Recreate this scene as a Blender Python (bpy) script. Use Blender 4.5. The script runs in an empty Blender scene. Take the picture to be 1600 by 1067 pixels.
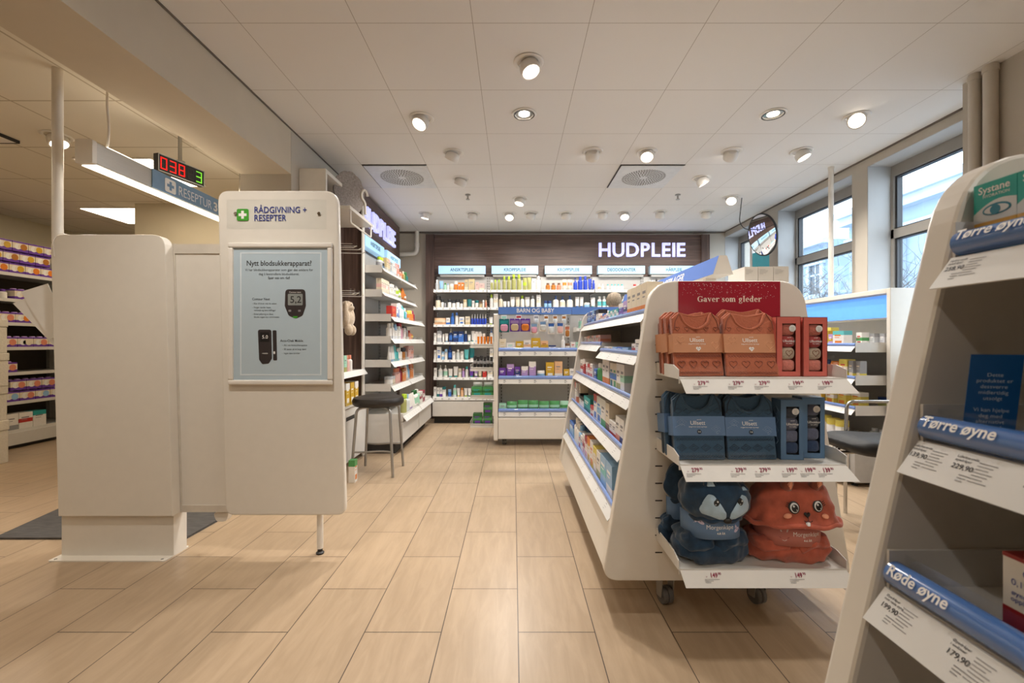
import bpy, math, random
from math import pi, sin, cos, radians
from mathutils import Vector, Matrix, noise
random.seed(7)
S = bpy.context.scene
C = S.collection
# pinhole of the photograph: focal 684 px, optical axis at (802, 534) of 1600x1067, eye 1.134 m above the floor
F, CX, CY, EYE = 684.0, 802.0, 534.0, 1.134
cam = bpy.data.cameras.new('camera')
cam_o = bpy.data.objects.new('camera', cam)
C.objects.link(cam_o)
cam_o.location = (0, 0, EYE)
cam_o.rotation_euler = (pi/2, 0, 0)
cam.sensor_width = 36
cam.lens = F/1600*36
cam.shift_x = -2/1600
cam.shift_y = .5/1600
cam.clip_start = .02
cam.dof.use_dof = True
cam.dof.focus_distance = 3.0
cam.dof.aperture_fstop = 6.5
S.camera = cam_o
# overcast daylight
W = bpy.data.worlds.new('sky')
S.world = W
W.use_nodes = True
bg = W.node_tree.nodes['Background']
bg.inputs[0].default_value = (.80, .90, 1.0, 1)
bg.inputs[1].default_value = 6.0
vs = S.view_settings
vs.view_transform = 'Standard'
vs.look = 'None'
vs.gamma = 1
vs.use_curve_mapping = False
vs.exposure = 0.0
S.cycles.max_bounces = 10
S.cycles.diffuse_bounces = 5
S.cycles.transparent_max_bounces = 16
SPOT_W = 86.0       # ceiling spots
WARM = (1.0, .945, .88)


def at(px, py, Y):
    return ((px-CX)*Y/F, Y, EYE-(py-CY)*Y/F)


def lin(c):
    if isinstance(c, str):
        c = [int(c[i:i+2], 16)/255 for i in (0, 2, 4)]
    return tuple((x/12.92 if x <= .04045 else ((x+.055)/1.055)**2.4) for x in c)


_mats = {}


def M(name, col, rough=.45, metal=0., nz=.05, ns=18., emit=0., bump=0., coat=0., sheen=0., stretch=None):
    """node material: colour varied by a fine noise, optional bump, coat, sheen or emission"""
    if name in _mats:
        return _mats[name]
    m = bpy.data.materials.new(name)
    m.use_nodes = True
    nt = m.node_tree
    b = nt.nodes['Principled BSDF']
    rgb = lin(col)
    tc = nt.nodes.new('ShaderNodeTexCoord')
    mp = nt.nodes.new('ShaderNodeMapping')
    if stretch:
        mp.inputs['Scale'].default_value = stretch
    n = nt.nodes.new('ShaderNodeTexNoise')
    n.inputs['Scale'].default_value = ns
    n.inputs['Detail'].default_value = 4
    nt.links.new(tc.outputs['Object'], mp.inputs[0])
    nt.links.new(mp.outputs[0], n.inputs['Vector'])
    r = nt.nodes.new('ShaderNodeValToRGB')
    r.color_ramp.elements[0].position = .3
    r.color_ramp.elements[1].position = .7
    r.color_ramp.elements[0].color = (*[x*(1-nz) for x in rgb], 1)
    r.color_ramp.elements[1].color = (*[min(1, x*(1+nz)) for x in rgb], 1)
    nt.links.new(n.outputs['Fac'], r.inputs[0])
    nt.links.new(r.outputs[0], b.inputs['Base Color'])
    b.inputs['Roughness'].default_value = rough
    b.inputs['Metallic'].default_value = metal
    b.inputs['Coat Weight'].default_value = coat
    b.inputs['Coat Roughness'].default_value = .08
    b.inputs['Sheen Weight'].default_value = sheen
    if emit:
        b.inputs['Emission Color'].default_value = (*rgb, 1)
        b.inputs['Emission Strength'].default_value = emit
    if bump:
        bp = nt.nodes.new('ShaderNodeBump')
        bp.inputs['Strength'].default_value = bump
        bp.inputs['Distance'].default_value = .01
        nt.links.new(n.outputs['Fac'], bp.inputs['Height'])
        nt.links.new(bp.outputs[0], b.inputs['Normal'])
    _mats[name] = m
    return m


def clear_mat(name, tint=(1, 1, 1), gloss=.08, rough=.02):
    m = bpy.data.materials.new(name)
    m.use_nodes = True
    nt = m.node_tree
    nt.nodes.remove(nt.nodes['Principled BSDF'])
    t = nt.nodes.new('ShaderNodeBsdfTransparent')
    t.inputs[0].default_value = (*tint, 1)
    g = nt.nodes.new('ShaderNodeBsdfGlossy')
    g.inputs['Roughness'].default_value = rough
    lw = nt.nodes.new('ShaderNodeLayerWeight')
    lw.inputs[0].default_value = .25
    ma = nt.nodes.new('ShaderNodeMath')
    ma.operation = 'MULTIPLY_ADD'
    ma.inputs[1].default_value = .22
    ma.inputs[2].default_value = gloss
    mx = nt.nodes.new('ShaderNodeMixShader')
    nt.links.new(lw.outputs['Fresnel'], ma.inputs[0])
    nt.links.new(ma.outputs[0], mx.inputs[0])
    nt.links.new(t.outputs[0], mx.inputs[1])
    nt.links.new(g.outputs[0], mx.inputs[2])
    nt.links.new(mx.outputs[0], nt.nodes['Material Output'].inputs[0])
    return m


def grid_mat(name, col, line, bw, rh, off, mortar, ox, oy, swap, rough, var=.04, grain=0., bump=.25):
    """tiles from a brick texture in world metres"""
    m = bpy.data.materials.new(name)
    m.use_nodes = True
    nt = m.node_tree
    L = nt.links.new
    b = nt.nodes['Principled BSDF']
    ge = nt.nodes.new('ShaderNodeNewGeometry')
    sx = nt.nodes.new('ShaderNodeSeparateXYZ')
    L(ge.outputs['Position'], sx.inputs[0])
    cb = nt.nodes.new('ShaderNodeCombineXYZ')
    ax = nt.nodes.new('ShaderNodeMath'); ax.inputs[1].default_value = ox
    ay = nt.nodes.new('ShaderNodeMath'); ay.inputs[1].default_value = oy
    L(sx.outputs[0], ax.inputs[0]); L(sx.outputs[1], ay.inputs[0])
    L((ay if swap else ax).outputs[0], cb.inputs[0])
    L((ax if swap else ay).outputs[0], cb.inputs[1])
    br = nt.nodes.new('ShaderNodeTexBrick')
    br.offset = off
    br.inputs['Scale'].default_value = 1
    br.inputs['Brick Width'].default_value = bw
    br.inputs['Row Height'].default_value = rh
    br.inputs['Mortar Size'].default_value = mortar
    br.inputs['Mortar Smooth'].default_value = .1
    br.inputs['Bias'].default_value = 0
    c = lin(col)
    br.inputs['Color1'].default_value = (*[x*(1-var) for x in c], 1)
    br.inputs['Color2'].default_value = (*[min(1, x*(1+var)) for x in c], 1)
    br.inputs['Mortar'].default_value = (*lin(line), 1)
    L(cb.outputs[0], br.inputs['Vector'])
    out = br.outputs['Color']
    if grain:
        mp = nt.nodes.new('ShaderNodeMapping')
        mp.inputs['Scale'].default_value = (9, 1.3, 1)
        L(ge.outputs['Position'], mp.inputs[0])
        n = nt.nodes.new('ShaderNodeTexNoise')
        n.inputs['Scale'].default_value = 2.6
        n.inputs['Detail'].default_value = 8
        n.inputs['Roughness'].default_value = .62
        n.inputs['Distortion'].default_value = .6
        L(mp.outputs[0], n.inputs['Vector'])
        rp = nt.nodes.new('ShaderNodeValToRGB')
        rp.color_ramp.elements[0].position = .32
        rp.color_ramp.elements[1].position = .68
        g = 1-grain
        rp.color_ramp.elements[0].position = .38
        rp.color_ramp.elements[0].color = (g, g*.985, g*.96, 1)
        rp.color_ramp.elements[1].color = (1, 1, 1, 1)
        L(n.outputs['Fac'], rp.inputs[0])
        mx = nt.nodes.new('ShaderNodeMixRGB')
        mx.blend_type = 'MULTIPLY'
        mx.inputs[0].default_value = 1
        L(out, mx.inputs[1]); L(rp.outputs[0], mx.inputs[2])
        out = mx.outputs[0]
    L(out, b.inputs['Base Color'])
    b.inputs['Roughness'].default_value = rough
    bp = nt.nodes.new('ShaderNodeBump')
    bp.inputs['Strength'].default_value = bump
    bp.inputs['Distance'].default_value = .002
    bp.invert = True
    L(br.outputs['Fac'], bp.inputs['Height'])
    L(bp.outputs[0], b.inputs['Normal'])
    return m


def wood_mat(name, axis):
    m = bpy.data.materials.new(name)
    m.use_nodes = True
    nt = m.node_tree
    L = nt.links.new
    b = nt.nodes['Principled BSDF']
    ge = nt.nodes.new('ShaderNodeNewGeometry')
    mp = nt.nodes.new('ShaderNodeMapping')
    mp.inputs['Scale'].default_value = (1.2, 1.2, 26) if axis == 'h' else (26, 26, 1.2)
    L(ge.outputs['Position'], mp.inputs[0])
    n = nt.nodes.new('ShaderNodeTexNoise')
    n.inputs['Scale'].default_value = 1.6
    n.inputs['Detail'].default_value = 9
    n.inputs['Roughness'].default_value = .6
    L(mp.outputs[0], n.inputs['Vector'])
    r = nt.nodes.new('ShaderNodeValToRGB')
    e = r.color_ramp.elements
    e[0].position = .25; e[0].color = (*lin('3F2F29'), 1)
    e[1].position = .75; e[1].color = (*lin('725B51'), 1)
    k = e.new(.5); k.color = (*lin('57433A'), 1)
    L(n.outputs['Fac'], r.inputs[0]); L(r.outputs[0], b.inputs['Base Color'])
    b.inputs['Roughness'].default_value = .5
    return m


class MB:
    """collects shapes in world metres; build() links them as ONE mesh object with its origin at o"""

    def __init__(s, o=(0, 0, 0)):
        s.o = Vector(o); s.v = []; s.f = []; s.mi = []; s.sm = []; s.mats = []

    def add(s, vs_, fs, m, smooth=False, X=None):
        n = len(s.v)
        for v in vs_:
            s.v.append(X @ Vector(v) if X else Vector(v))
        if m not in s.mats:
            s.mats.append(m)
        k = s.mats.index(m)
        for f in fs:
            s.f.append([i+n for i in f]); s.mi.append(k); s.sm.append(smooth)
        return s

    def box(s, x0, x1, y0, y1, z0, z1, m, X=None):
        v = [(x, y, z) for z in (z0, z1) for y in (y0, y1) for x in (x0, x1)]
        f = [(0, 2, 3, 1), (4, 5, 7, 6), (0, 1, 5, 4), (2, 6, 7, 3), (0, 4, 6, 2), (1, 3, 7, 5)]
        return s.add(v, f, m, False, X)

    def prism(s, poly, pl, a, b, m, X=None, smooth=False):
        """polygon in plane pl ('xz','xy','yz') extruded from a to b along the third axis"""
        def P(u, w, t):
            return (u, t, w) if pl == 'xz' else (u, w, t) if pl == 'xy' else (t, u, w)
        n = len(poly)
        v = [P(u, w, a) for u, w in poly]+[P(u, w, b) for u, w in poly]
        ar = sum(poly[i][0]*poly[(i+1) % n][1]-poly[(i+1) % n][0]*poly[i][1] for i in range(n))
        fl = (ar > 0) ^ (b < a) ^ (pl == 'xz')
        f = [list(range(n))[::-1], list(range(n, 2*n))] if fl else [list(range(n)), list(range(n, 2*n))[::-1]]
        for i in range(n):
            j = (i+1) % n
            q = [i, j, j+n, i+n]
            f.append(q if fl else q[::-1])
        s.add(v, f[:2], m, False, X)
        k = len(s.v)-2*n
        for q in f[2:]:
            s.f.append([i+k for i in q]); s.mi.append(s.mats.index(m)); s.sm.append(smooth)
        return s

    def lathe(s, prof, m, c=(0, 0, 0), seg=14, sx=1., sy=1., X=None, cap=True):
        """prof: (radius, z[, material for the band up to the next point])"""
        v = []
        for p in prof:
            for k in range(seg):
                a = 2*pi*k/seg
                v.append((c[0]+p[0]*sx*cos(a), c[1]+p[0]*sy*sin(a), c[2]+p[1]))
        for i in range(len(prof)-1):
            mm = prof[i][2] if len(prof[i]) > 2 else m
            f = []
            for k in range(seg):
                j = (k+1) % seg
                f.append((i*seg+k, i*seg+j, (i+1)*seg+j, (i+1)*seg+k))
            if i == 0:
                base = len(s.v)
                s.add(v, f, mm, True, X)
            else:
                if mm not in s.mats:
                    s.mats.append(mm)
                for q in f:
                    s.f.append([t+base for t in q]); s.mi.append(s.mats.index(mm)); s.sm.append(True)
        n = len(prof)
        for row, rev in ((0, True), (n-1, False)):
            if cap and prof[row][0] > 1e-5:
                q = [base+row*seg+k for k in range(seg)]
                mm = m if row == 0 or len(prof[n-2]) < 3 else prof[n-2][2]
                s.f.append(q[::-1] if rev else q); s.mi.append(s.mats.index(mm)); s.sm.append(False)
        return s

    def rings(s, rg, m, smooth=True, cap=True, X=None):
        n = len(rg[0])
        v = [p for r in rg for p in r]
        f = []
        for i in range(len(rg)-1):
            for k in range(n):
                j = (k+1) % n
                f.append((i*n+k, i*n+j, (i+1)*n+j, (i+1)*n+k))
        s.add(v, f, m, smooth, X)
        if cap:
            b = len(s.v)-len(v)
            k = s.mats.index(m)
            s.f.append([b+i for i in range(n)][::-1]); s.mi.append(k); s.sm.append(False)
            s.f.append([b+len(v)-n+i for i in range(n)]); s.mi.append(k); s.sm.append(False)
        return s

    def tube(s, pts, r, m, seg=8, closed=False, X=None):
        pts = [Vector(p) for p in pts]
        n = len(pts)
        rg = []
        up = None
        for i, p in enumerate(pts):
            if closed:
                t = pts[(i+1) % n]-pts[i-1]
            else:
                t = pts[min(i+1, n-1)]-pts[max(i-1, 0)]
            t = t.normalized() if t.length > 1e-9 else Vector((0, 0, 1))
            if up is None:
                up = t.orthogonal().normalized()
            up = (up-t*up.dot(t))
            up = up.normalized() if up.length > 1e-6 else t.orthogonal().normalized()
            w = t.cross(up)
            rr = r[i] if isinstance(r, (list, tuple)) else r
            rg.append([p+rr*(cos(2*pi*k/seg)*up+sin(2*pi*k/seg)*w) for k in range(seg)])
        if closed:
            rg.append(rg[0])
        return s.rings(rg, m, True, not closed, X)

    def disc(s, c, nrm, r, m, t=.002, seg=20, rx=None):
        """flat disc of thickness t, centre c, facing nrm"""
        q = Vector(nrm).to_track_quat('Z', 'Y').to_matrix().to_4x4()
        X = Matrix.Translation(c) @ q
        return s.lathe([(r, 0), (r, t)], m, seg=seg, X=X, sx=(rx or r)/r)

    def text(s, t, c, size, m, right=(1, 0, 0), up=(0, 0, 1), align='CENTER', bold=0., ext=.0004, sx=1., width=None):
        vs_, fs = text_geo(t, align, bold)
        if width:
            sx = width/size/(max(p[0] for p in vs_)-min(p[0] for p in vs_))
        r = Vector(right).normalized(); u = Vector(up).normalized(); nn = r.cross(u)
        c = Vector(c)
        n = len(vs_)
        out = [c+r*(x*size*sx)+u*(y*size)+nn*ext for x, y in vs_]
        s.add(out, fs, m)
        return s

    def blob(s, c, r, m, e=1., nu=20, nv=14, amp=0., fr=8., seed=0., X=None, tex=None):
        """superellipsoid with crumple noise"""
        def pw(x):
            return math.copysign(abs(x)**e, x)
        rg = []
        for i in range(1, nv):
            th = -pi/2+pi*i/nv
            ring = []
            for k in range(nu):
                ph = 2*pi*k/nu
                p = Vector((pw(cos(th))*pw(cos(ph))*r[0], pw(cos(th))*pw(sin(ph))*r[1], pw(sin(th))*r[2]))
                if amp:
                    q = (p+Vector((seed, seed*.7, 0)))*fr
                    p *= 1+amp*noise.noise(q)/max(.05, p.length)
                    p += amp*.5*Vector((noise.noise(q*2.1), noise.noise(q*2.1+Vector((9, 0, 0))), noise.noise(q*2.1+Vector((0, 9, 0)))))
                ring.append(p+Vector(c))
            rg.append(ring)
        return s.rings(rg, m, True, True, X)

    def build(s, name, parent=None, X=None, sub=0, bevel=0., sharp=40):
        me = bpy.data.meshes.new(name)
        me.from_pydata([v-s.o for v in s.v], [], s.f)
        for m in s.mats:
            me.materials.append(m)
        me.polygons.foreach_set('material_index', s.mi)
        me.polygons.foreach_set('use_smooth', s.sm)
        if any(s.sm):
            me.set_sharp_from_angle(angle=radians(sharp))
        me.update()
        o = bpy.data.objects.new(name, me)
        C.objects.link(o)
        if parent:
            o.parent = parent
            w = Vector((0, 0, 0)); p = parent
            while p:
                w += p.location; p = p.parent
            o.location = s.o-w
        else:
            o.location = s.o
        if bevel:
            b = o.modifiers.new('edge', 'BEVEL')
            b.width = bevel; b.segments = 2; b.limit_method = 'ANGLE'; b.angle_limit = radians(50)
        if sub:
            o.modifiers.new('smooth', 'SUBSURF').levels = sub
            o.modifiers['smooth'].render_levels = sub
        return o


_txt = {}


def text_geo(t, align, bold):
    k = (t, align, bold)
    if k not in _txt:
        cu = bpy.data.curves.new('text', 'FONT')
        cu.body = t
        cu.align_x = align
        cu.size = 1
        cu.offset = bold
        cu.resolution_u = 3
        ob = bpy.data.objects.new('text', cu)
        C.objects.link(ob)
        me = ob.to_mesh()
        _txt[k] = ([(v.co.x, v.co.y) for v in me.vertices], [list(p.vertices) for p in me.polygons])
        ob.to_mesh_clear()
        bpy.data.objects.remove(ob)
        bpy.data.curves.remove(cu)
    return _txt[k]


def tag(o, label, cat, group=None):
    o['label'] = label
    o['category'] = cat
    if group:
        o['group'] = group
    return o


def thing(name, label, cat, loc, group=None, rz=0.):
    o = bpy.data.objects.new(name, None)
    C.objects.link(o)
    o.location = loc
    o.rotation_euler = (0, 0, rz)
    o.empty_display_size = .05
    return tag(o, label, cat, group)


def struct(mb, name):
    o = mb.build(name)
    o['kind'] = 'structure'
    return o


def rpoly(pts, rad, n=6):
    """polygon with rounded corners"""
    out = []
    N = len(pts)
    for i in range(N):
        p = Vector(pts[i]); a = Vector(pts[i-1]); b = Vector(pts[(i+1) % N])
        r = rad[i] if isinstance(rad, (list, tuple)) else rad
        if r <= 0:
            out.append((p.x, p.y)); continue
        d1 = (a-p).normalized(); d2 = (b-p).normalized()
        ang = d1.angle(d2)
        t = min(r/math.tan(ang/2), (a-p).length*.49, (b-p).length*.49)
        for k in range(n+1):
            s_ = k/n
            q = (p+d1*t)*(1-s_)**2+p*2*s_*(1-s_)+(p+d2*t)*s_*s_
            out.append((q.x, q.y))
    return out


def rpath(pts, r, n=5):
    out = [Vector(pts[0])]
    for i in range(1, len(pts)-1):
        p = Vector(pts[i]); a = Vector(pts[i-1]); b = Vector(pts[i+1])
        d1 = (a-p).normalized(); d2 = (b-p).normalized()
        t = min(r, (a-p).length*.49, (b-p).length*.49)
        for k in range(n+1):
            s_ = k/n
            out.append((p+d1*t)*(1-s_)**2+p*2*s_*(1-s_)+(p+d2*t)*s_*s_)
    out.append(Vector(pts[-1]))
    return out


def copy_tree(o, parent=None):
    c = o.copy()
    C.objects.link(c)
    if parent:
        c.parent = parent
    for ch in list(o.children):
        copy_tree(ch, c)
    return c


ORD = 'zeroth first second third fourth fifth sixth seventh eighth ninth tenth eleventh twelfth thirteenth fourteenth fifteenth sixteenth seventeenth eighteenth nineteenth twentieth twenty-first twenty-second twenty-third twenty-fourth twenty-fifth twenty-sixth'.split()

# ---- shared materials
WHITE = M('white_lacquer', 'E6E0D6', .32, nz=.02)
PANEL = M('white_panel', 'E2DCD1', .3, nz=.015, coat=.15)
STEEL_W = M('white_shelf_steel', 'D8D5CF', .4, nz=.02)
GREYST = M('grey_back_steel', 'A9A7A3', .5, nz=.03)
TICKET = M('price_ticket', 'E2E0DB', .4, nz=.015)
INK = M('black_ink', '2B2A2C', .6)
GREYINK = M('grey_ink', '8E8B8B', .6)
REDINK = M('burgundy_ink', '8C1F45', .5)
RAIL = M('blue_rail_plastic', '7E9BDB', .16, nz=.02, coat=.6)
BLUE = M('blue_sign', '5C86D2', .5, nz=.02)
BLUEH = M('blue_header', '4873C6', .55, nz=.02)
CHROME = M('chrome', 'C9C9C9', .12, 1., nz=.02)
STEELG = M('satin_grey_steel', 'A3A19D', .35, .7, nz=.03)
BLACKP = M('black_plastic', '1E1D1D', .4)
RUBBER = M('grey_rubber', '6A6764', .6)
SLOT = M('dark_slot', '2E2B29', .7)
CLEAR = clear_mat('clear_acrylic', (.985, .99, .99), .008)
GLASS = clear_mat('window_glass', (.95, .98, 1.0), .015)
WOODH = wood_mat('brown_wood_laminate', 'h')
WOODV = wood_mat('brown_wood_laminate_upright', 'v')
WALLP = M('wall_paint', 'BDB5A8', .75, nz=.02, ns=6)
WALLB = M('beige_paint', 'D5CCB5', .75, nz=.02, ns=6)
REVEAL = M('reveal_paint', 'B9BABA', .7, nz=.02, ns=6)
TXTW = M('white_letter', 'F4F2EE', .4)
LIT = M('lit_letter', 'C4C6FF', .4, emit=.85)
LBOX = M('lit_sign_face', 'A6D0F0', .4, emit=.5)
LAMPFACE = M('lamp_glow', 'FFF4E4', .4, emit=7.)
LEDP = M('led_panel_glow', 'FFECD0', .4, emit=12.)

# ================= the shop itself =================
FLOORM = grid_mat('floor_tiles', 'B59E83', '463930', .6, .3, .5, .0019, 29.981, 29.79, True, .34, .04, .15)
CEILM = grid_mat('ceiling_tiles', 'E5E2DE', 'A59C90', .6, .6, 0, .0016, 30.209, 30.143, False, .8, .004)
CEILL = grid_mat('ceiling_tiles_counter', 'E3DCCE', 'B9AE9A', .628, .628, 0, .006, 30.02, 30.03, False, .8, .004)
struct(MB().box(-6, 3.6, -4.2, 6.75, -.06, 0, FLOORM), 'floor')
struct(MB().box(-1.75, 3.6, -4.2, 6.75, 2.777, 2.84, CEILM), 'ceiling')
struct(MB().box(-6, -2.08, -4.2, 6.75, 2.58, 2.64, CEILL), 'ceiling_counter')
BEAM = M('beam_paint', 'CBBFAB', .75, nz=.02, ns=6)
struct(MB().box(-2.107, -1.718, -4.2, 3.39, 2.43, 2.84, BEAM), 'trim_1')
struct(MB().box(-2.107, -1.716, 3.383, 6.75, 0, 2.777, WALLP).box(-3.96, -2.1, 4.58, 4.75, 0, 2.6, WALLB), 'wall_left')
struct(MB().box(-6, -5.8, -4.2, 6.75, 0, 2.7, WALLB).box(-6, -2.1, 6.4, 6.75, 0, 2.7, WALLB), 'wall_counter')
struct(MB().box(-1.72, 3.6, 6.55, 6.75, 0, 2.8, WALLP), 'wall_back')
struct(MB().box(-6, 3.6, -4.3, -4.2, 0, 2.8, WALLP), 'wall_front')
XI, XO = 3.164, 3.46
wr = MB()
wr.box(XI, XO, -4.2, 6.75, 0, .92, WALLP).box(XI, XO, -4.2, 6.75, 2.70, 2.84, WALLP)
wr.box(XI, XO, -4.2, 2.7, .92, 2.70, WALLP)
for y0, y1 in ((3.913, 4.09), (5.24, 5.41)):
    wr.box(XI, XO, y0, y1, .92, 2.70, WALLP)
wr.box(2.87, XO, 2.02, 2.796, 0, 2.777, WALLP)
struct(wr, 'wall_right')
rv = MB()
for y0, y1 in ((2.70, 3.913), (4.09, 5.24), (5.41, 6.55)):      # grey-painted reveals
    rv.box(XI+.004, XO, y0, y0+.004, .92, 2.70, REVEAL).box(XI+.004, XO, y1-.004, y1, .92, 2.70, REVEAL)
    rv.box(XI+.004, XO, y0, y1, 2.696, 2.70, REVEAL).box(XI+.004, XO, y0, y1, .92, .924, REVEAL)
struct(rv, 'trim_2')
FRAMEM = M('window_frame_grey', '9A958D', .4, nz=.02)
DARKF = M('window_gasket', '34363A', .5)
for i, (y0, y1) in enumerate(((2.70, 3.913), (4.09, 5.24), (5.41, 6.55))):
    a, b = y0+.005, y1-.005
    fr = MB((3.39, (a+b)/2, 1.8))
    xa, xb = 3.37, 3.45
    fr.box(xa, xb, a, b, 2.60, 2.695, FRAMEM).box(xa, xb, a, b, .925, 1.0, FRAMEM).box(xa, xb, a, b, 2.05, 2.13, FRAMEM)
    fr.box(xa, xb, a, a+.045, 1.0, 2.60, FRAMEM).box(xa, xb, b-.03, b, 1.0, 2.60, FRAMEM)
    wn = struct(fr, 'window_%d' % (i+1))
    gk = MB((3.39, (a+b)/2, 1.8))
    for z0, z1 in ((1.0, 2.05), (2.13, 2.60)):
        gk.box(3.385, 3.43, b-.05, b-.03, z0, z1, DARKF).box(3.385, 3.43, a+.045, a+.06, z0, z1, DARKF)
        gk.box(3.385, 3.43, a+.06, b-.05, z0, z0+.012, DARKF).box(3.385, 3.43, a+.06, b-.05, z1-.012, z1, DARKF)
    gk.build('gasket', wn)
    for z0, z1 in ((1.012, 2.038), (2.142, 2.588)):
        MB((3.41, (a+b)/2, (z0+z1)/2)).box(3.406, 3.412, a+.06, b-.05, z0, z1, GLASS).build('pane', wn)
SHADOWG = M('shadow_gap', '6E655C', .8)
struct(MB().box(-1.717, -1.708, -4.2, 6.5, 2.769, 2.777, SHADOWG).box(3.147, 3.164, 2.796, 6.55, 2.768, 2.777, SHADOWG)
       .box(-1.7, 3.16, 6.52, 6.55, 2.757, 2.777, SHADOWG), 'trim_3')
# wood cladding of the skin-care walls
struct(MB().box(-1.292, -1.17, 6.46, 6.55, 0, 2.72, WOODV).box(2.78, 2.90, 6.46, 6.55, 0, 2.72, WOODV)
       .box(-1.17, 2.78, 6.485, 6.55, 0, 2.72, WOODH), 'trim_4')
struct(MB().box(-1.715, -1.60, 4.42, 6.16, 0, 2.74, WOODH), 'trim_5')

# ---- outside: pale facade with cornice, a second house, a bare tree
FAC = M('pale_facade', '8094A6', .8, nz=.03, ns=2)
FACL = M('white_facade_trim', 'A2B2C1', .7, nz=.02)
FACW = M('facade_window', '3C4A58', .15)


def facade(name, label, x, y0, y1, top, wins, corn, base=-4.):
    t = thing(name, label, 'building', (x, (y0+y1)/2, base))
    o = (x, (y0+y1)/2, base)
    MB(o).box(x, x+4, y0, y1, base, top, FAC).build('wall', t)
    c = MB(o)
    for z, dz, d in corn:
        c.box(x-d, x+.05, y0-.1, y1+.1, z, z+dz, FACL)
    c.build('cornice', t)
    for yc, zc, w, h in wins:
        p = (x, yc, zc)
        s_ = MB(p)
        s_.box(x-.12, x+.05, yc-w/2-.22, yc-w/2, zc-h/2-.1, zc+h/2+.1, FACL).box(x-.12, x+.05, yc+w/2, yc+w/2+.22, zc-h/2-.1, zc+h/2+.1, FACL)
        s_.box(x-.2, x+.05, yc-w/2-.3, yc+w/2+.3, zc+h/2, zc+h/2+.22, FACL).box(x-.2, x+.05, yc-w/2-.3, yc+w/2+.3, zc-h/2-.2, zc-h/2, FACL)
        s_.box(x-.05, x+.02, yc-.04, yc+.04, zc-h/2, zc+h/2, FACL).box(x-.05, x+.02, yc-w/2, yc+w/2, zc+.2, zc+.28, FACL)
        f = s_.build('window_surround', t)
        MB(p).box(x-.03, x+.02, yc-w/2, yc+w/2, zc-h/2, zc+h/2, FACW).build('pane', f)
    return t


facade('building', 'pale blue-grey facade with cornice seen through the window beside the pipes', 11.2, 9.6, 14.6, 5.35,
       [(10.9, 3.1, 1.0, 2.1), (13.2, 3.1, 1.0, 2.1), (10.9, .2, 1.0, 1.9), (13.2, .2, 1.0, 1.9)],
       [(5.2, .2, .45), (4.95, .25, .3), (4.4, .12, .12), (1.45, .15, .15)])
facade('building', 'far pale house behind the bare tree, seen beside the white pole', 15.5, 21.5, 25.5, 6.2,
       [(22.4, 4.3, .8, 1.5), (24.2, 4.3, .8, 1.5), (22.4, 1.9, .8, 1.5), (24.2, 1.9, .8, 1.5)], [(6.0, .25, .4), (5.6, .12, .15), (3.2, .12, .12)])
facade('building', 'long low pale house across the street behind the bare tree', 17.5, 26, 40, 3.0,
       [(27, 1.2, .9, 1.2), (29.5, 1.2, .9, 1.2), (32, 1.2, .9, 1.2)], [(2.8, .2, .3)])
struct(MB().box(3.6, 40, -10, 60, -4.1, -4.0, M('asphalt', '8C9096', .8)), 'ground')
BARK = M('bark', '4A4440', .8, nz=.15)
BASEM = M('anthracite_base', '3A3D42', .6)
tr = MB((7.2, 10.4, -4))


def branch(p, d, L, r, dep):
    pts = [p]
    q = Vector(p); dd = Vector(d).normalized()
    for i in range(4):
        dd = (dd+Vector((random.uniform(-.22, .22), random.uniform(-.22, .22), random.uniform(-.12, .2)))).normalized()
        q = q+dd*(L/4)
        pts.append(q.copy())
    tr.tube(pts, [r*(1-.14*i) for i in range(5)], BARK, 5)
    if dep:
        for i in range(1, 5):
            for k in range(2 if dep > 1 else 1):
                a = random.uniform(0, 2*pi)
                nd = (dd*.7+Vector((cos(a), sin(a), random.uniform(-.1, .6)))).normalized()
                branch(pts[i], nd, L*random.uniform(.5, .75), r*.5, dep-1)


branch((7.2, 10.4, -4), (.03, .02, 1), 4.2, .085, 0)
for k in range(6):
    a = k*1.05
    branch((7.2+.02*k, 10.45, -.4+.12*k), (cos(a)*.7, sin(a)*.7, .75), 2.1, .032, 3)
tag(tr.build('tree'), 'bare leafless tree outside the middle window', 'tree')
TURQ = M('turquoise_panel', '56C3D2', .5)
tq = thing('window_poster', 'plain turquoise panel standing in the window behind the round mirror', 'poster', (3.25, 5.95, .924))
MB((3.25, 5.95, .924)).prism(rpoly([(5.52, .924), (5.93, .924), (5.93, 2.33), (5.52, 2.33)], .01), 'yz', 3.24, 3.26, TURQ).build('panel', tq)
MB((3.25, 5.95, .924)).box(3.235, 3.265, 5.935, 5.985, .924, 2.5, WHITE).build('post', tq)

# ---- pipes
PIPEM = M('painted_pipe', 'C4BCAF', .5, nz=.02)
for k, (y, r, lb) in enumerate(((2.69, .03, 'beige vertical pipe on the window column, farther of the two'), (2.60, .034, 'beige vertical pipe on the window column, nearer of the two'))):
    t = thing('wall_pipe', lb, 'pipe', (2.835, y, 0))
    MB((2.835, y, 0)).tube([(2.835, y, 0), (2.835, y, 2.777)], r, PIPEM, 14).build('pipe', t)
    MB((2.835, y, 0)).lathe([(r+.004, 0), (r+.004, .03)], PIPEM, (2.835, y, 2.735)).build('collar', t)
p1 = thing('drain_pipe', 'thin white pipe dropping from the ceiling with an elbow in the back corner', 'pipe', (-1.43, 6.5, 2.44))
MB((-1.43, 6.5, 2.44)).tube(rpath([(-1.43, 6.50, 2.777), (-1.43, 6.50, 2.44), (-1.70, 6.50, 2.43)], .07), .03, WHITE, 12).build('pipe', p1)
MB((-1.43, 6.5, 2.44)).tube([(-1.43, 6.50, 2.60), (-1.43, 6.50, 2.54)], .036, WHITE, 12).build('socket', p1)
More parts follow.
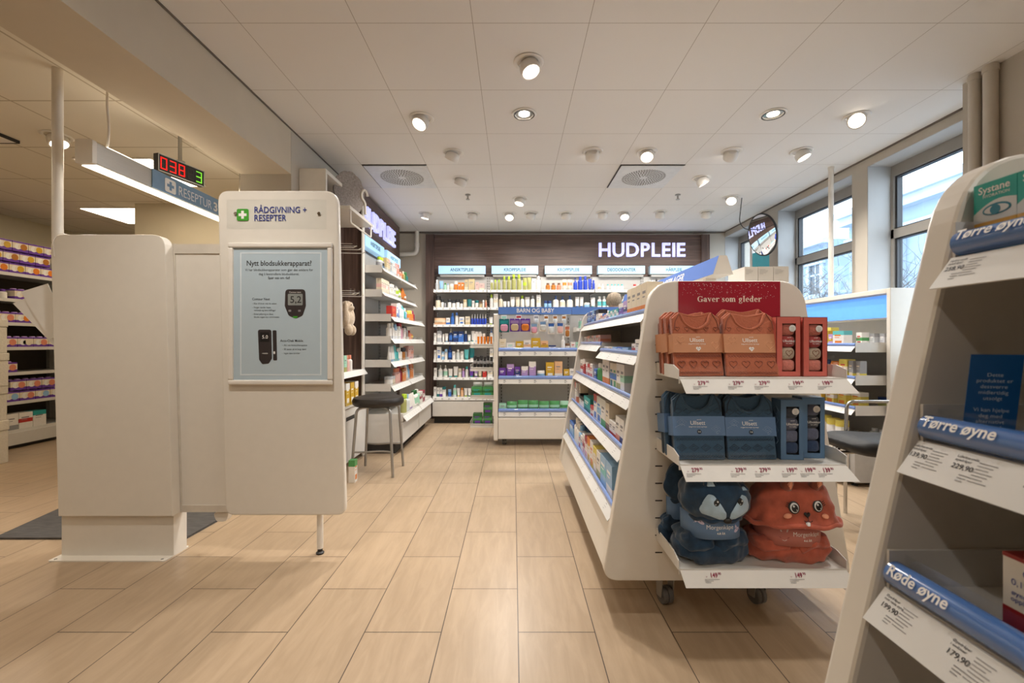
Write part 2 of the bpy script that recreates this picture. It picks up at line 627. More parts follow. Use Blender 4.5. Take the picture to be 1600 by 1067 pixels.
p2 = thing('power_pole', 'slim white power pole rising from the blue-lit cabinet to the ceiling', 'pole', (2.99, 4.12, 1.553))
MB((2.99, 4.12, 1.553)).tube([(2.99, 4.12, 1.553), (2.99, 4.12, 2.777)], .022, WHITE, 14).build('pole', p2)
MB((2.99, 4.12, 1.553)).lathe([(.026, 0), (.026, .02)], WHITE, (2.99, 4.12, 2.757)).build('collar', p2)
p3 = thing('power_pole', 'white power pole behind the big white counter screen', 'pole', (-2.415, 2.32, 1.66))
MB((-2.415, 2.32, 1.66)).tube([(-2.415, 2.32, 1.66), (-2.415, 2.32, 2.58)], .023, WHITE, 14).build('pole', p3)

# ---- ceiling spots
LAMPM = M('lamp_housing', 'E9E5DE', .35, nz=.02)
REFL = M('lamp_reflector', 'CFCFCB', .15, .9, nz=.02)


def spot(x, y, z, aim, label, e=1., fixed=False, grp='recessed ceiling spots'):
    t = thing('ceiling_spot', label, 'ceiling light', (x, y, z), grp)
    MB((x, y, z)).lathe([(.085, 0), (.09, -.004), (.082, -.010), (.066, -.006), (.066, 0)], LAMPM, (x, y, z), 24, cap=False).build('trim_ring', t)
    d = (Vector(aim)-Vector((x, y, z))).normalized()
    if fixed:
        d = Vector((0, 0, -1))
        MB((x, y, z)).lathe([(.068, -.009), (.066, -.001), (.05, -.0005), (.02, -.0003)], REFL, (x, y, z), 24, cap=False).build('reflector', t)
        MB((x, y, z)).lathe([(.075, -.011), (.071, -.012), (.068, -.011)], SLOT, (x, y, z), 24, cap=False).build('rim_shade', t)  # dark ring painted in for the shade of a groove
        f = MB((x, y, z)).lathe([(.04, 0), (.04, -.003)], LAMPFACE, (x, y, z-.001), 20)
        f.build('lens', t)
        c = Vector((x, y, z-.02))
    else:
        c = Vector((x, y, z-.018))+d*.03
        q = d.to_track_quat('Z', 'Y').to_matrix().to_4x4()
        X = Matrix.Translation(c) @ q
        MB((x, y, z)).lathe([(.035, -.05), (.056, -.03), (.06, .0), (.057, .022), (.05, .022), (.05, .012)], LAMPM, seg=22, X=X).build('housing', t)
        MB((x, y, z)).lathe([(.05, .008), (.049, .014)], LAMPFACE, seg=22, X=X).build('lens', t)
        c = c+d*.03
    L = bpy.data.lights.new('spot_light', 'SPOT')
    L.energy = SPOT_W*e
    L.color = WARM
    L.spot_size = radians(125 if fixed else 104)
    L.spot_blend = .9
    L.shadow_soft_size = .045
    lo = bpy.data.objects.new('spot_light', L)
    C.objects.link(lo)
    lo.parent = t
    lo.location = c-Vector((x, y, z))
    d2 = d.copy(); d2.z = min(d2.z, -.78); d2.normalize()      # the beam leaves lower than the housing tilts
    lo.rotation_euler = d2.to_track_quat('-Z', 'Y').to_euler()
    return t


CZ = 2.777
spots = [  # image place, aim, label, energy, fixed
    (826, 97, (.9, 1.9, 0), 'large tilted spot in the middle, the biggest on the ceiling', 1, 0),
    (659, 184, (-1.5, 2.0, .4), 'tilted spot aimed at the counter screens', 1, 0),
    (819, 178, None, 'flush round reflector downlight in line with the big tilted spot', 1, 1),
    (1208, 178, None, 'flush round reflector downlight next to the glaring spot', 1, 1),
    (1338, 182, (.9, .9, .7), 'glaring spot by the windows shining towards the room', 1, 0),
    (708, 238, (-1.4, 4.6, 1.0), 'tilted spot in front of the vent by the wood header', .65, 0),
    (926, 236, (.9, 6.3, 1.2), 'spot turned to the back wall, its lamp hidden, before the vent by the windows', .5, 0),
    (1011, 237, (.6, 2.2, .2), 'bright spot in front of the vent by the windows', 1, 0),
    (1143, 236, (2.3, 6.3, 1.2), 'spot turned away beside the bright one, towards the windows', .5, 0),
    (1252, 236, (3.2, 3.2, .8), 'flat tilted spot above the white power pole', .8, 0),
    (721, 279, (-1.45, 5.2, .9), 'tilted spot beside the vent by the wood header', .65, 0),
    (1096, 278, (3.0, 4.3, .8), 'tilted spot beside the vent by the windows', 1, 0),
    (813, 310, (-.6, 4.6, .4), 'tilted spot alone behind the vent row, over the aisle', 1, 0),
    (1143, 308, (1.4, 3.2, .4), 'glowing spot behind the vent row, over the gondola', 1, 0),
    (665, 333, (-1.5, 5.7, 1.0), 'first spot of the last ceiling row, by the drainpipe', .6, 0),
    (739, 333, (-1.1, 6.6, 1.0), 'second spot of the last ceiling row from the drainpipe', .5, 0),
    (796, 334, (-.1, 4.3, .7), 'third spot of the last ceiling row, glowing towards the room', 1, 0),
    (830, 333, (-.2, 6.6, 1.2), 'fourth spot of the last ceiling row from the drainpipe', .5, 0),
    (885, 333, (.5, 6.6, 1.2), 'fifth spot of the last ceiling row from the drainpipe', .5, 0),
    (942, 332, (1.0, 6.6, 1.2), 'sixth spot of the last ceiling row from the drainpipe', .5, 0),
    (976, 333, (1.2, 4.4, .7), 'seventh spot of the last ceiling row, glowing towards the room', 1, 0),
    (1032, 331, (1.9, 6.6, 1.2), 'eighth spot of the last ceiling row from the drainpipe', .5, 0),
    (1104, 331, (2.5, 6.6, 1.2), 'ninth spot of the last ceiling row, beside the round mirror', .5, 0),
]
for px, py, aim, lb, e, fx in spots:
    Y = (CZ-EYE)*F/(CY-py)
    spot((px-CX)*Y/F, Y, CZ, aim or (0, 0, 0), lb, e, bool(fx))
for x, y, ax, ay in ((-1.15, 1.35, -1.7, 2.25), (.4, 1.3, .4, 1.6), (1.6, 1.2, 1.3, 1.7), (-.7, -.6, -.8, .6), (1.0, -.9, 1.0, .5), (2.2, -.4, 1.6, .5)):  # unseen spots, added to brighten the front of the room
    spot(x, y, CZ, (ax, ay, 0), 'recessed tilted spot, unseen, added to brighten the front of the shop', .95 if x < -1.1 else .45, False, 'unseen spots added over the front of the shop')
spot(-3.2, 3.07, 2.58, (-2.3, 2.9, .6), 'tilted spot on the counter ceiling beside the hanging light bar', .8)
for x, y, n in ((-1.105, 4.357, 'by the wood header'), (1.295, 4.357, 'towards the windows')):
    t = thing('air_vent', 'square white ceiling vent with round swirl grille, '+n, 'vent', (x, y, CZ), 'ceiling vents')
    VP = M('vent_plate', 'DADCDD', .4)
    MB((x, y, CZ)).box(x-.29, x+.29, y-.29, y+.29, CZ-.012, CZ-.001, VP).build('plate', t)
    g = MB((x, y, CZ))
    for r in range(7):
        rr = .05+.025*r
        for k in range(int(10+r*7)):
            a = 2*pi*k/int(10+r*7)+r*.2
            X = Matrix.Translation((x+rr*cos(a), y+rr*sin(a), CZ-.0125)) @ Matrix.Rotation(a+.5, 4, 'Z')
            g.box(-.011, .011, -.0055, .0055, -.0006, .0006, M('vent_slot', '85837F', .6), X)
    g.build('grille', t)
    MB((x, y, CZ)).box(x-.3, x+.3, y-.3, y-.29, CZ-.006, CZ-.001, SLOT).box(x-.3, x-.29, y-.3, y+.3, CZ-.006, CZ-.001, SLOT).build('gap', t)
for px, py, n in ((731, 308, 'over the aisle'), (1059, 308, 'over the gondola')):
    Y = (CZ-EYE)*F/(CY-py+4)
    x = (px-CX)*Y/F
    MBs = MB((x, Y, CZ)).lathe([(.03, 0), (.03, -.008), (.01, -.012), (.01, -.05), (.022, -.052), (.022, -.056)], STEELG, (x, Y, CZ), 14)
    tag(MBs.build('sprinkler'), 'small metal ceiling sprinkler '+n, 'sprinkler')
# led panels over the counter, the last two unseen and added for brightness
for x0, y0, n in ((-3.46, 3.43, 'partly behind the queue display'), (-4.67, 4.70, 'above the white counter screen'), (-4.67, 1.55, 'added out of sight above the counter for brightness'), (-3.46, .2, 'added out of sight over the front counter for brightness')):
    t = thing('led_panel', 'square glowing ceiling panel '+n, 'ceiling light', (x0+.31, y0+.31, 2.58))
    MB((x0+.31, y0+.31, 2.58)).box(x0, x0+.62, y0, y0+.62, 2.568, 2.579, LAMPM).build('frame', t)
    MB((x0+.31, y0+.31, 2.58)).box(x0+.012, x0+.608, y0+.012, y0+.608, 2.565, 2.568, LEDP).build('diffuser', t)
gv = thing('ceiling_grille', 'square ceiling vent plate with thin dark edge over the counter', 'vent', (-3.9, 3.1, 2.58))
MB((-3.9, 3.1, 2.58)).box(-4.15, -3.56, 2.74, 3.14, 2.560, 2.568, LAMPM).build('plate', gv)
MB((-3.9, 3.1, 2.58)).box(-4.16, -3.55, 3.14, 3.15, 2.558, 2.579, SLOT).box(-3.56, -3.55, 2.74, 3.14, 2.558, 2.579, SLOT).build('edge_gap', gv)

# ================= counter side =================
def lean(mb, x0, k=.028):
    """the screens stand very slightly out of plumb"""
    for v in mb.v:
        v.x += -k*(v.z-.22)
    return mb


t = thing('counter_screen', 'big white round-cornered screen box on a floor plate, side of the prescription counter', 'screen', (-2.09, 2.32, 0))
O = (-2.09, 2.32, 0)
pl = rpoly([(-2.38, .221), (-1.782, .221), (-1.782, 1.695), (-2.38, 1.695)], [.004, .004, .07, .07])
lean(MB(O).prism(pl, 'xz', 2.29, 2.345, PANEL), 0).build('front_panel', t, bevel=.006)
MB(O).box(-2.385, -1.794, 2.312, 2.405, .006, .2205, PANEL).build('base', t)
fp = MB(O).prism(rpoly([(-2.40, 2.255), (-1.797, 2.255), (-1.793, 2.425), (-2.40, 2.425)], .012), 'xy', 0, .006, PANEL).build('floor_plate', t)
for x, y in ((-2.375, 2.272), (-1.822, 2.272), (-1.818, 2.40)):
    MB(O).lathe([(.007, .006), (.006, .0085)], STEELG, (x, y, 0), 10).build('screw', fp)
MB(O).tube(rpath([(-2.395, 2.284, 1.58), (-2.40, 2.282, 1.66), (-2.385, 2.30, 1.706), (-2.36, 2.33, 1.70)], .02), .003, WHITE, 6).build('cable_tie', t)
t = thing('partition_panel', 'white recessed counter partition between the screen box and the poster board', 'partition', (-1.62, 2.36, 0))
O = (-1.62, 2.36, 0)
lean(MB(O).box(-1.775, -1.35, 2.352, 2.372, .25, 1.64, PANEL), 0).build('panel', t)
RAILM = M('partition_rail', 'D3CBBE', .35)
lean(MB(O).box(-1.775, -1.35, 2.346, 2.378, 1.607, 1.658, RAILM), 0).build('top_rail', t)
lean(MB(O).box(-1.775, -1.35, 2.346, 2.378, .221, .258, RAILM), 0).build('bottom_rail', t)
lean(MB(O).box(-1.80, -1.775, 2.347, 2.38, .221, 1.66, RAILM), 0).build('upright', t)
MB(O).prism(rpoly([(-1.62, .215), (-1.53, .215), (-1.55, .165), (-1.60, .165)], .02), 'xz', 2.36, 2.40, PANEL).build('cable_clip', t)

t = thing('poster_board', 'white round-cornered board carrying the blue glucose meter poster, on one slim leg', 'board', (-1.2, 2.3, 0))
O = (-1.2, 2.3, 0)
pl = rpoly([(-1.514, .221), (-.882, .221), (-.882, 1.929), (-1.514, 1.929)], [.05, .05, .075, .06], 8)
lean(MB(O).prism(pl, 'xz', 2.30, 2.335, PANEL), 0, .024).build('panel', t, bevel=.008)
lg = MB(O).tube([(-1.035, 2.345, .03), (-1.035, 2.345, .30)], .0165, WHITE, 14).build('leg', t)
MB(O).lathe([(.02, 0), (.021, .008), (.014, .014), (.012, .032)], BLACKP, (-1.035, 2.345, 0), 16).build('rubber_foot', lg)
# acrylic name plate
PY = 2.2995


def pp(px, py, Y=2.30):
    return at(px, py, Y)


a = pp(355, 358); b = pp(510, 312)
np_ = MB(O).box(a[0], b[0], 2.2975, 2.2998, a[2], b[2], CLEAR).build('name_plate', t)
for px in (369, 499):
    c = pp(px, 334)
    MB(O).tube([(c[0], 2.30, c[2]), (c[0], 2.292, c[2])], .008, CHROME, 12).build('standoff', np_)
GREEN = M('pharmacy_green', '3F9C2B', .4)
NAVY = M('navy_ink', '2B3A86', .5)
c = pp(379, 335.5, 2.296)
lx, lz = c[0], c[2]
MB(O).prism(rpoly([(lx-.031, lz-.031), (lx+.031, lz-.031), (lx+.031, lz+.031), (lx-.031, lz+.031)], .01), 'xz', 2.2962, 2.2975, GREEN).box(lx-.007, lx+.007, 2.2954, 2.2962, lz-.021, lz+.021, TXTW).box(lx-.021, lx-.007, 2.2954, 2.2962, lz-.007, lz+.007, TXTW).box(lx+.007, lx+.021, 2.2954, 2.2962, lz-.007, lz+.007, TXTW).build('cross_logo', np_)
tx = MB(O)
c = pp(396, 332, 2.293); tx.text('RÅDGIVNING +', (c[0], 2.2974, c[2]), .046, NAVY, align='LEFT', bold=.012, sx=.86)
c = pp(396, 344, 2.293); tx.text('RESEPTER', (c[0], 2.2974, c[2]-.002), .046, NAVY, align='LEFT', bold=.012, sx=.86)
tx.build('lettering', np_)
# poster in a snap frame
x0, z1 = pp(359, 380)[0], pp(359, 380)[2]
x1, z0 = pp(521, 601)[0], pp(521, 601)[2]
fr = MB(O)
w = .026
for r in ((x0, x1, z0, z0+w), (x0, x1, z1-w, z1), (x0, x0+w, z0+w, z1-w), (x1-w, x1, z0+w, z1-w)):
    fr.box(r[0], r[1], 2.279, 2.30, r[2], r[3], WHITE)
fr_o = fr.build('poster_frame', t, bevel=.007)
PBL = M('poster_blue', 'B9CAD4', .3, nz=.01, coat=.7)
PBW = M('poster_line', 'D8E1E6', .5)
ps = MB(O).box(x0+w-.004, x1-w+.004, 2.292, 2.298, z0+w-.004, z1-w+.004, PBL)
i0, i1, k0, k1 = x0+w+.034, x1-w-.034, z0+w+.024, z1-w-.024
for r in ((i0, i1, k0, k0+.006), (i0, i1, k1-.006, k1), (i0, i0+.006, k0+.006, k1-.006), (i1-.006, i1, k0+.006, k1-.006)):
    ps.box(r[0], r[1], 2.2914, 2.292, r[2], r[3], PBW)
po = ps.build('poster', t)
tx = MB(O)
Yp = 2.2918


def ptx(s, px, py, size, m=INK, bold=0., al='LEFT'):
    c = at(px, py, Yp)
    tx.text(s, (c[0], Yp, c[2]), size, m, align=al, bold=bold, sx=.9)


ptx('Nytt blodsukkerapparat?', 436, 415, .038, INK, .014, 'CENTER')
ptx('Vi har blodsukkerapparater som gjør det enklere for', 436, 423.5, .0185, INK, 0, 'CENTER')
ptx('deg å kontrollere blodsukkeret.', 436, 430, .0185, INK, 0, 'CENTER')
ptx('Spør oss om råd!', 436, 436, .0185, INK, .012, 'CENTER')
tx.build('heading', po)
tx = MB(O)
ptx('Contour Next', 394, 469, .0175, INK, .012)
for k, s in enumerate(('– Klar til bruk rett fra esken', '– Farger varsler høye,', '   normale og lave målinger', '– Enkel påføring av blod,', '   blodet suges inn i strimmelen')):
    ptx(s, 394, 475.5+[0, 6, 10.5, 16.5, 21][k], .0125, INK)
tx.build('print', po)
tx = MB(O)
ptx('Accu-Chek Mobile', 438, 534, .0175, INK, .012)
for k, s in enumerate(('– Alt i ett blodsukkerapparat', '– 50 tester på et langt bånd', '– Ingen løse strimler')):
    ptx(s, 441, 540.5+6.3*k, .0125, INK)
tx.build('print', po)
METER = M('meter_black', '3A3434', .35, nz=.03)
LCD = M('meter_display', '8E938F', .4)
mm = MB(O)


def pq(pts, y, m, r=.01):
    q = [(at(px, py, Yp)[0], at(px, py, Yp)[2]) for px, py in pts]
    mm.prism(rpoly(q[::-1], r), 'xz', y-.0006, y, m)


pq([(446, 452), (477, 452), (478, 478), (473, 493), (462, 498), (451, 493), (445, 478)], 2.2916, METER, .02)
pq([(450, 459), (473, 459), (473, 477), (450, 477)], 2.2910, LCD, .006)
pq([(457, 494), (466, 494), (464, 497), (459, 497)], 2.2910, GREEN, .004)
c = at(462, 473, 2.29); mm.text('5,2', (c[0], 2.2904, c[2]), .05, INK, bold=.01)
c = at(461, 457.5, 2.29); mm.text('Contour next', (c[0], 2.2904, c[2]), .011, TXTW)
for px in (453, 468):
    pq([(px-2, 484), (px+2, 484), (px+2, 487), (px-2, 487)], 2.2910, GREYINK, .002)
mm.build('meter_picture', po)
mm = MB(O)
pq([(403, 515), (424, 515), (425, 560), (420, 568), (410, 569), (405, 562)], 2.2916, METER, .012)
pq([(426, 516), (432, 516), (433, 563), (427, 563)], 2.2916, METER, .006)
pq([(427.5, 549), (430, 549), (430, 553), (427.5, 553)], 2.2910, TXTW, .001)
pq([(406.5, 519), (421, 519), (421, 534), (406.5, 534)], 2.2910, BLACKP, .003)
c = at(414, 529, 2.29); mm.text('5.0', (c[0], 2.2904, c[2]), .026, TXTW)
c = at(414, 553, 2.29); mm.text('mobile', (c[0], 2.2904, c[2]), .011, TXTW)
mm.build('meter_picture', po)

MATM = M('slate_mat', '4B4A4A', .55, nz=.3, ns=14, stretch=(1, 5, 1))
tag(MB((-2.4, 2.9, 0)).prism([(-2.98, 2.51), (-1.88, 2.51), (-1.84, 3.25), (-3.12, 3.25)], 'xy', 0, .012, MATM).build('floor_mat'), 'dark slate-grey rubber floor mat behind the counter screens', 'mat')

# hanging light bar RESEPTUR 3
O = (-2.25, 2.86, 2.14)
t = thing('light_bar', 'hanging grey light bar with blue RESEPTUR 3 sign and glowing underside', 'lamp', O)
zt, zb = 2.197, 2.075
BARM = M('brushed_bar', 'C3C0BA', .4, .3, stretch=(1, 1, 40))
MB(O).prism(rpoly([(-2.215, zb), (-2.215, zt), (-2.30, zt), (-2.30, zb)], .012), 'xz', 2.318, 3.7, BARM).build('housing', t)
MB(O).prism(rpoly([(-2.211, zb-.002), (-2.211, zt+.004), (-2.304, zt+.004), (-2.304, zb-.002)], .014), 'xz', 2.300, 2.325, WHITE).build('end_cap', t)
MB(O).box(-2.296, -2.219, 2.33, 3.69, zb-.004, zb-.0005, M('bar_glow', 'FFF0D6', .4, emit=6.)).build('diffuser', t)
MB(O).box(-2.29, -2.225, 2.40, 3.69, zt+.0005, zt+.004, M('bar_glow', 'FFF0D6', .4)).build('uplight', t)
SB = M('steel_blue_sign', '7D9DBB', .4)
sg = MB(O).box(-2.2145, -2.209, 2.68, 3.7, zb+.006, zt, SB).build('sign_face', t)
ST = MB(O)
ST.text('RESEPTUR', (-2.2085, 2.885, 2.103), .088, TXTW, (0, 1, 0), align='LEFT', bold=-.006, width=.315)
ST.text('3', (-2.2085, 3.222, 2.103), .088, TXTW, (0, 1, 0), align='LEFT', bold=.03, width=.042)
ST.build('lettering', sg)
lg = MB(O).prism(rpoly([(2.775, 2.093), (2.865, 2.093), (2.865, 2.178), (2.775, 2.178)], .014), 'yz', -2.2085, -2.2075, TXTW)
lg.box(-2.2073, -2.2065, 2.811, 2.829, 2.108, 2.163, SB).box(-2.2073, -2.2065, 2.792, 2.811, 2.127, 2.145, SB).box(-2.2073, -2.2065, 2.829, 2.848, 2.127, 2.145, SB)
lg.build('cross_logo', sg)
pts = [(-2.25, 2.42, 2.20), (-2.25, 2.43, 2.23), (-2.245, 2.432, 2.32), (-2.256, 2.43, 2.45), (-2.25, 2.43, 2.58)]
MB(O).tube(rpath(pts, .05), .006, WHITE, 8).build('cable', t)
MB(O).tube([(-2.25, 3.6, 2.19), (-2.25, 3.6, 2.58)], .004, CHROME, 8).build('cable', t)

# queue display
O = (-2.313, 3.06, 2.335)
t = thing('queue_display', 'black hanging number display showing red 038 and green 3', 'display', O)
p0 = Vector((-2.353, 2.90, 0)); p1_ = Vector((-2.274, 3.22, 0))
rt = (p1_-p0).normalized(); nn = Vector((rt.y, -rt.x, 0))
DX = Matrix(((rt.x, -nn.x, 0, p0.x), (rt.y, -nn.y, 0, p0.y), (0, 0, 1, 2.272), (0, 0, 0, 1)))
LEN = (p1_-p0).length
MB(O).box(0, LEN, 0, .04, 0, .115, BLACKP, DX).build('case', t)
fr = MB(O)
for r in ((0, LEN, -.004, 0, 0, .004), (0, LEN, -.004, 0, .111, .115), (0, .004, -.004, 0, 0, .115), (LEN-.004, LEN, -.004, 0, 0, .115)):
    fr.box(*r, M('display_edge', '9A9A96', .4), DX)
fr.build('bezel', t)
SEG = {'0': 'abcdef', '3': 'abcdg', '8': 'abcdefg', '-': ''}
RED = M('red_led', 'E01A14', .4, emit=.9)
GRN = M('green_led', '7CD83A', .4, emit=.7)
DIM = M('unlit_led', '2E2A29', .5)


def digit(mb, ch, u, w, z, h, m):
    s = .009
    bars = dict(a=(u, u+w, z+h-s, z+h), d=(u, u+w, z, z+s), g=(u, u+w, z+h/2-s/2, z+h/2+s/2), f=(u, u+s, z+h/2, z+h), e=(u, u+s, z, z+h/2), b=(u+w-s, u+w, z+h/2, z+h), c=(u+w-s, u+w, z, z+h/2))
    for k, q in bars.items():
        on = k in SEG[ch]
        mb.box(q[0]+.001, q[1]-.001, -.002 if on else -.001, 0, q[2]+.001, q[3]-.001, m if on else DIM, DX)


for i, (ch, m) in enumerate((('0', RED), ('3', RED), ('8', RED), ('-', DIM), ('3', GRN))):
    d = MB(O)
    digit(d, ch, .014+.062*i+(.004 if i > 2 else 0), .046, .017, .08, m)
    d.build('digit', t)
c = DX @ Vector((LEN/2, .02, .115))
MB(O).tube([tuple(c), (c.x, c.y, 2.58)], .012, STEELG, 12).build('rod', t)
MB(O).lathe([(.03, 0), (.03, .01)], STEELG, (c.x, c.y, c.z), 14).build('bracket', t)

# papers pinned behind the screen box
PAPER = M('paper', 'E8E6E3', .7, nz=.01)
a = [at(33, 456, 2.42), at(75, 443, 2.42), at(110, 520, 2.42), at(78, 530, 2.42)]
tag(MB(a[0]).prism([(p[0], p[2]) for p in a], 'xz', 2.418, 2.420, PAPER).build('paper_sheet'), 'white paper sheet behind the big screen box, upper of the two', 'paper')
a = [at(20, 474, 2.43), at(41, 465, 2.43), at(100, 535, 2.43), at(100, 556, 2.43)]
tag(MB(a[0]).prism([(p[0], p[2]) for p in a], 'xz', 2.430, 2.432, PAPER).build('paper_sheet'), 'white paper sheet behind the big screen box, lower of the two, pointed corner out', 'paper')
HOLD = thing('paper_holder', 'white wall holder for sheets behind the big screen box', 'holder', (-2.30, 2.43, 1.0))
MB((-2.30, 2.43, 1.0)).box(-2.44, -2.12, 2.433, 2.437, 1.0, 1.36, PANEL).build('holder_plate', HOLD)
MB((-2.30, 2.43, 1.0)).box(-2.44, -2.12, 2.405, 2.437, 0.995, 1.0, PANEL).build('holder_ledge', HOLD)
MB((-2.30, 2.43, 1.0)).box(-2.30, -2.27, 2.437, 2.445, 0, 1.36, PANEL).build('post', HOLD)

# foam boxes
FOAM = M('polystyrene', 'DAD4C8', .85, nz=.05, ns=60, bump=.35)
zs = [0, .31, .60, .885, 1.165]
zs = [0, .345, .63, .885, 1.35-.02]
zl = [.0, .40, .72, 1.03, 1.345]
nm = ['lowest', 'second from the bottom', 'third from the bottom', 'topmost']
for k in range(4):
    o = (-4.98, 3.95, zl[k])
    t = thing('foam_box', 'white polystyrene transport box, %s of the stack by the pharmacy shelf' % nm[k], 'box', o, 'stacked polystyrene boxes')
    h = zl[k+1]-zl[k]
    j = .012*(k % 2)
    MB(o).prism(rpoly([(-5.2, 3.74+j), (-4.76-j, 3.74+j), (-4.76-j, 4.14), (-5.2, 4.14)], .03), 'xy', zl[k], zl[k]+h*.76, FOAM).build('body', t, bevel=.006)
    MB(o).prism(rpoly([(-5.205, 3.735+j), (-4.755-j, 3.735+j), (-4.755-j, 4.145), (-5.205, 4.145)], .03), 'xy', zl[k]+h*.765, zl[k]+h-.0005, FOAM).build('lid', t, bevel=.008)

# ================= products =================
PAL = {'white': 'ECE8E2', 'cream': 'E3D6BD', 'beige': 'CDB98F', 'pink': 'E3B5AC', 'rose': 'D79AB0', 'red': 'C03A34', 'crimson': '9E1F3C', 'orange': 'E0812B',
       'amber': 'B0702A', 'gold': 'D0A62F', 'yellow': 'E3D060', 'lime': 'B4D234', 'olive': 'A9A866', 'mint': 'A7D9BF', 'green': '4E9A58', 'dark-green': '2F6B3A',
       'teal': '2FA3A0', 'dark-teal': '1F6F72', 'turquoise': '66C4C6', 'light-blue': '93BEE0', 'blue': '3F73C4', 'royal-blue': '2F49B8', 'navy': '243B70', 'purple': '6B3FA0', 'lilac': 'B99AD0',
       'grey': '9C9C9E', 'black': '2A292B', 'brown': '7A5A44', 'peach': 'E6B78C', 'salmon': 'DE8B6E', 'silver': 'BFC1C4', 'clear': 'D5DAD8'}
KIND = {'carton': ('carton', 'box'), 'bottle': ('bottle', 'bottle'), 'pump': ('pump_bottle', 'bottle'), 'tube': ('tube', 'tube'), 'jar': ('jar', 'jar'),
        'dropper': ('dropper_bottle', 'bottle'), 'pouch': ('pouch', 'pouch'), 'pack': ('bottle_multipack', 'pack'), 'blister': ('hanging_pack', 'pack')}


def pm(c):
    return M('pack_'+c.replace('-', '_'), PAL[c], .35, nz=.03, ns=40)


_pc = {}


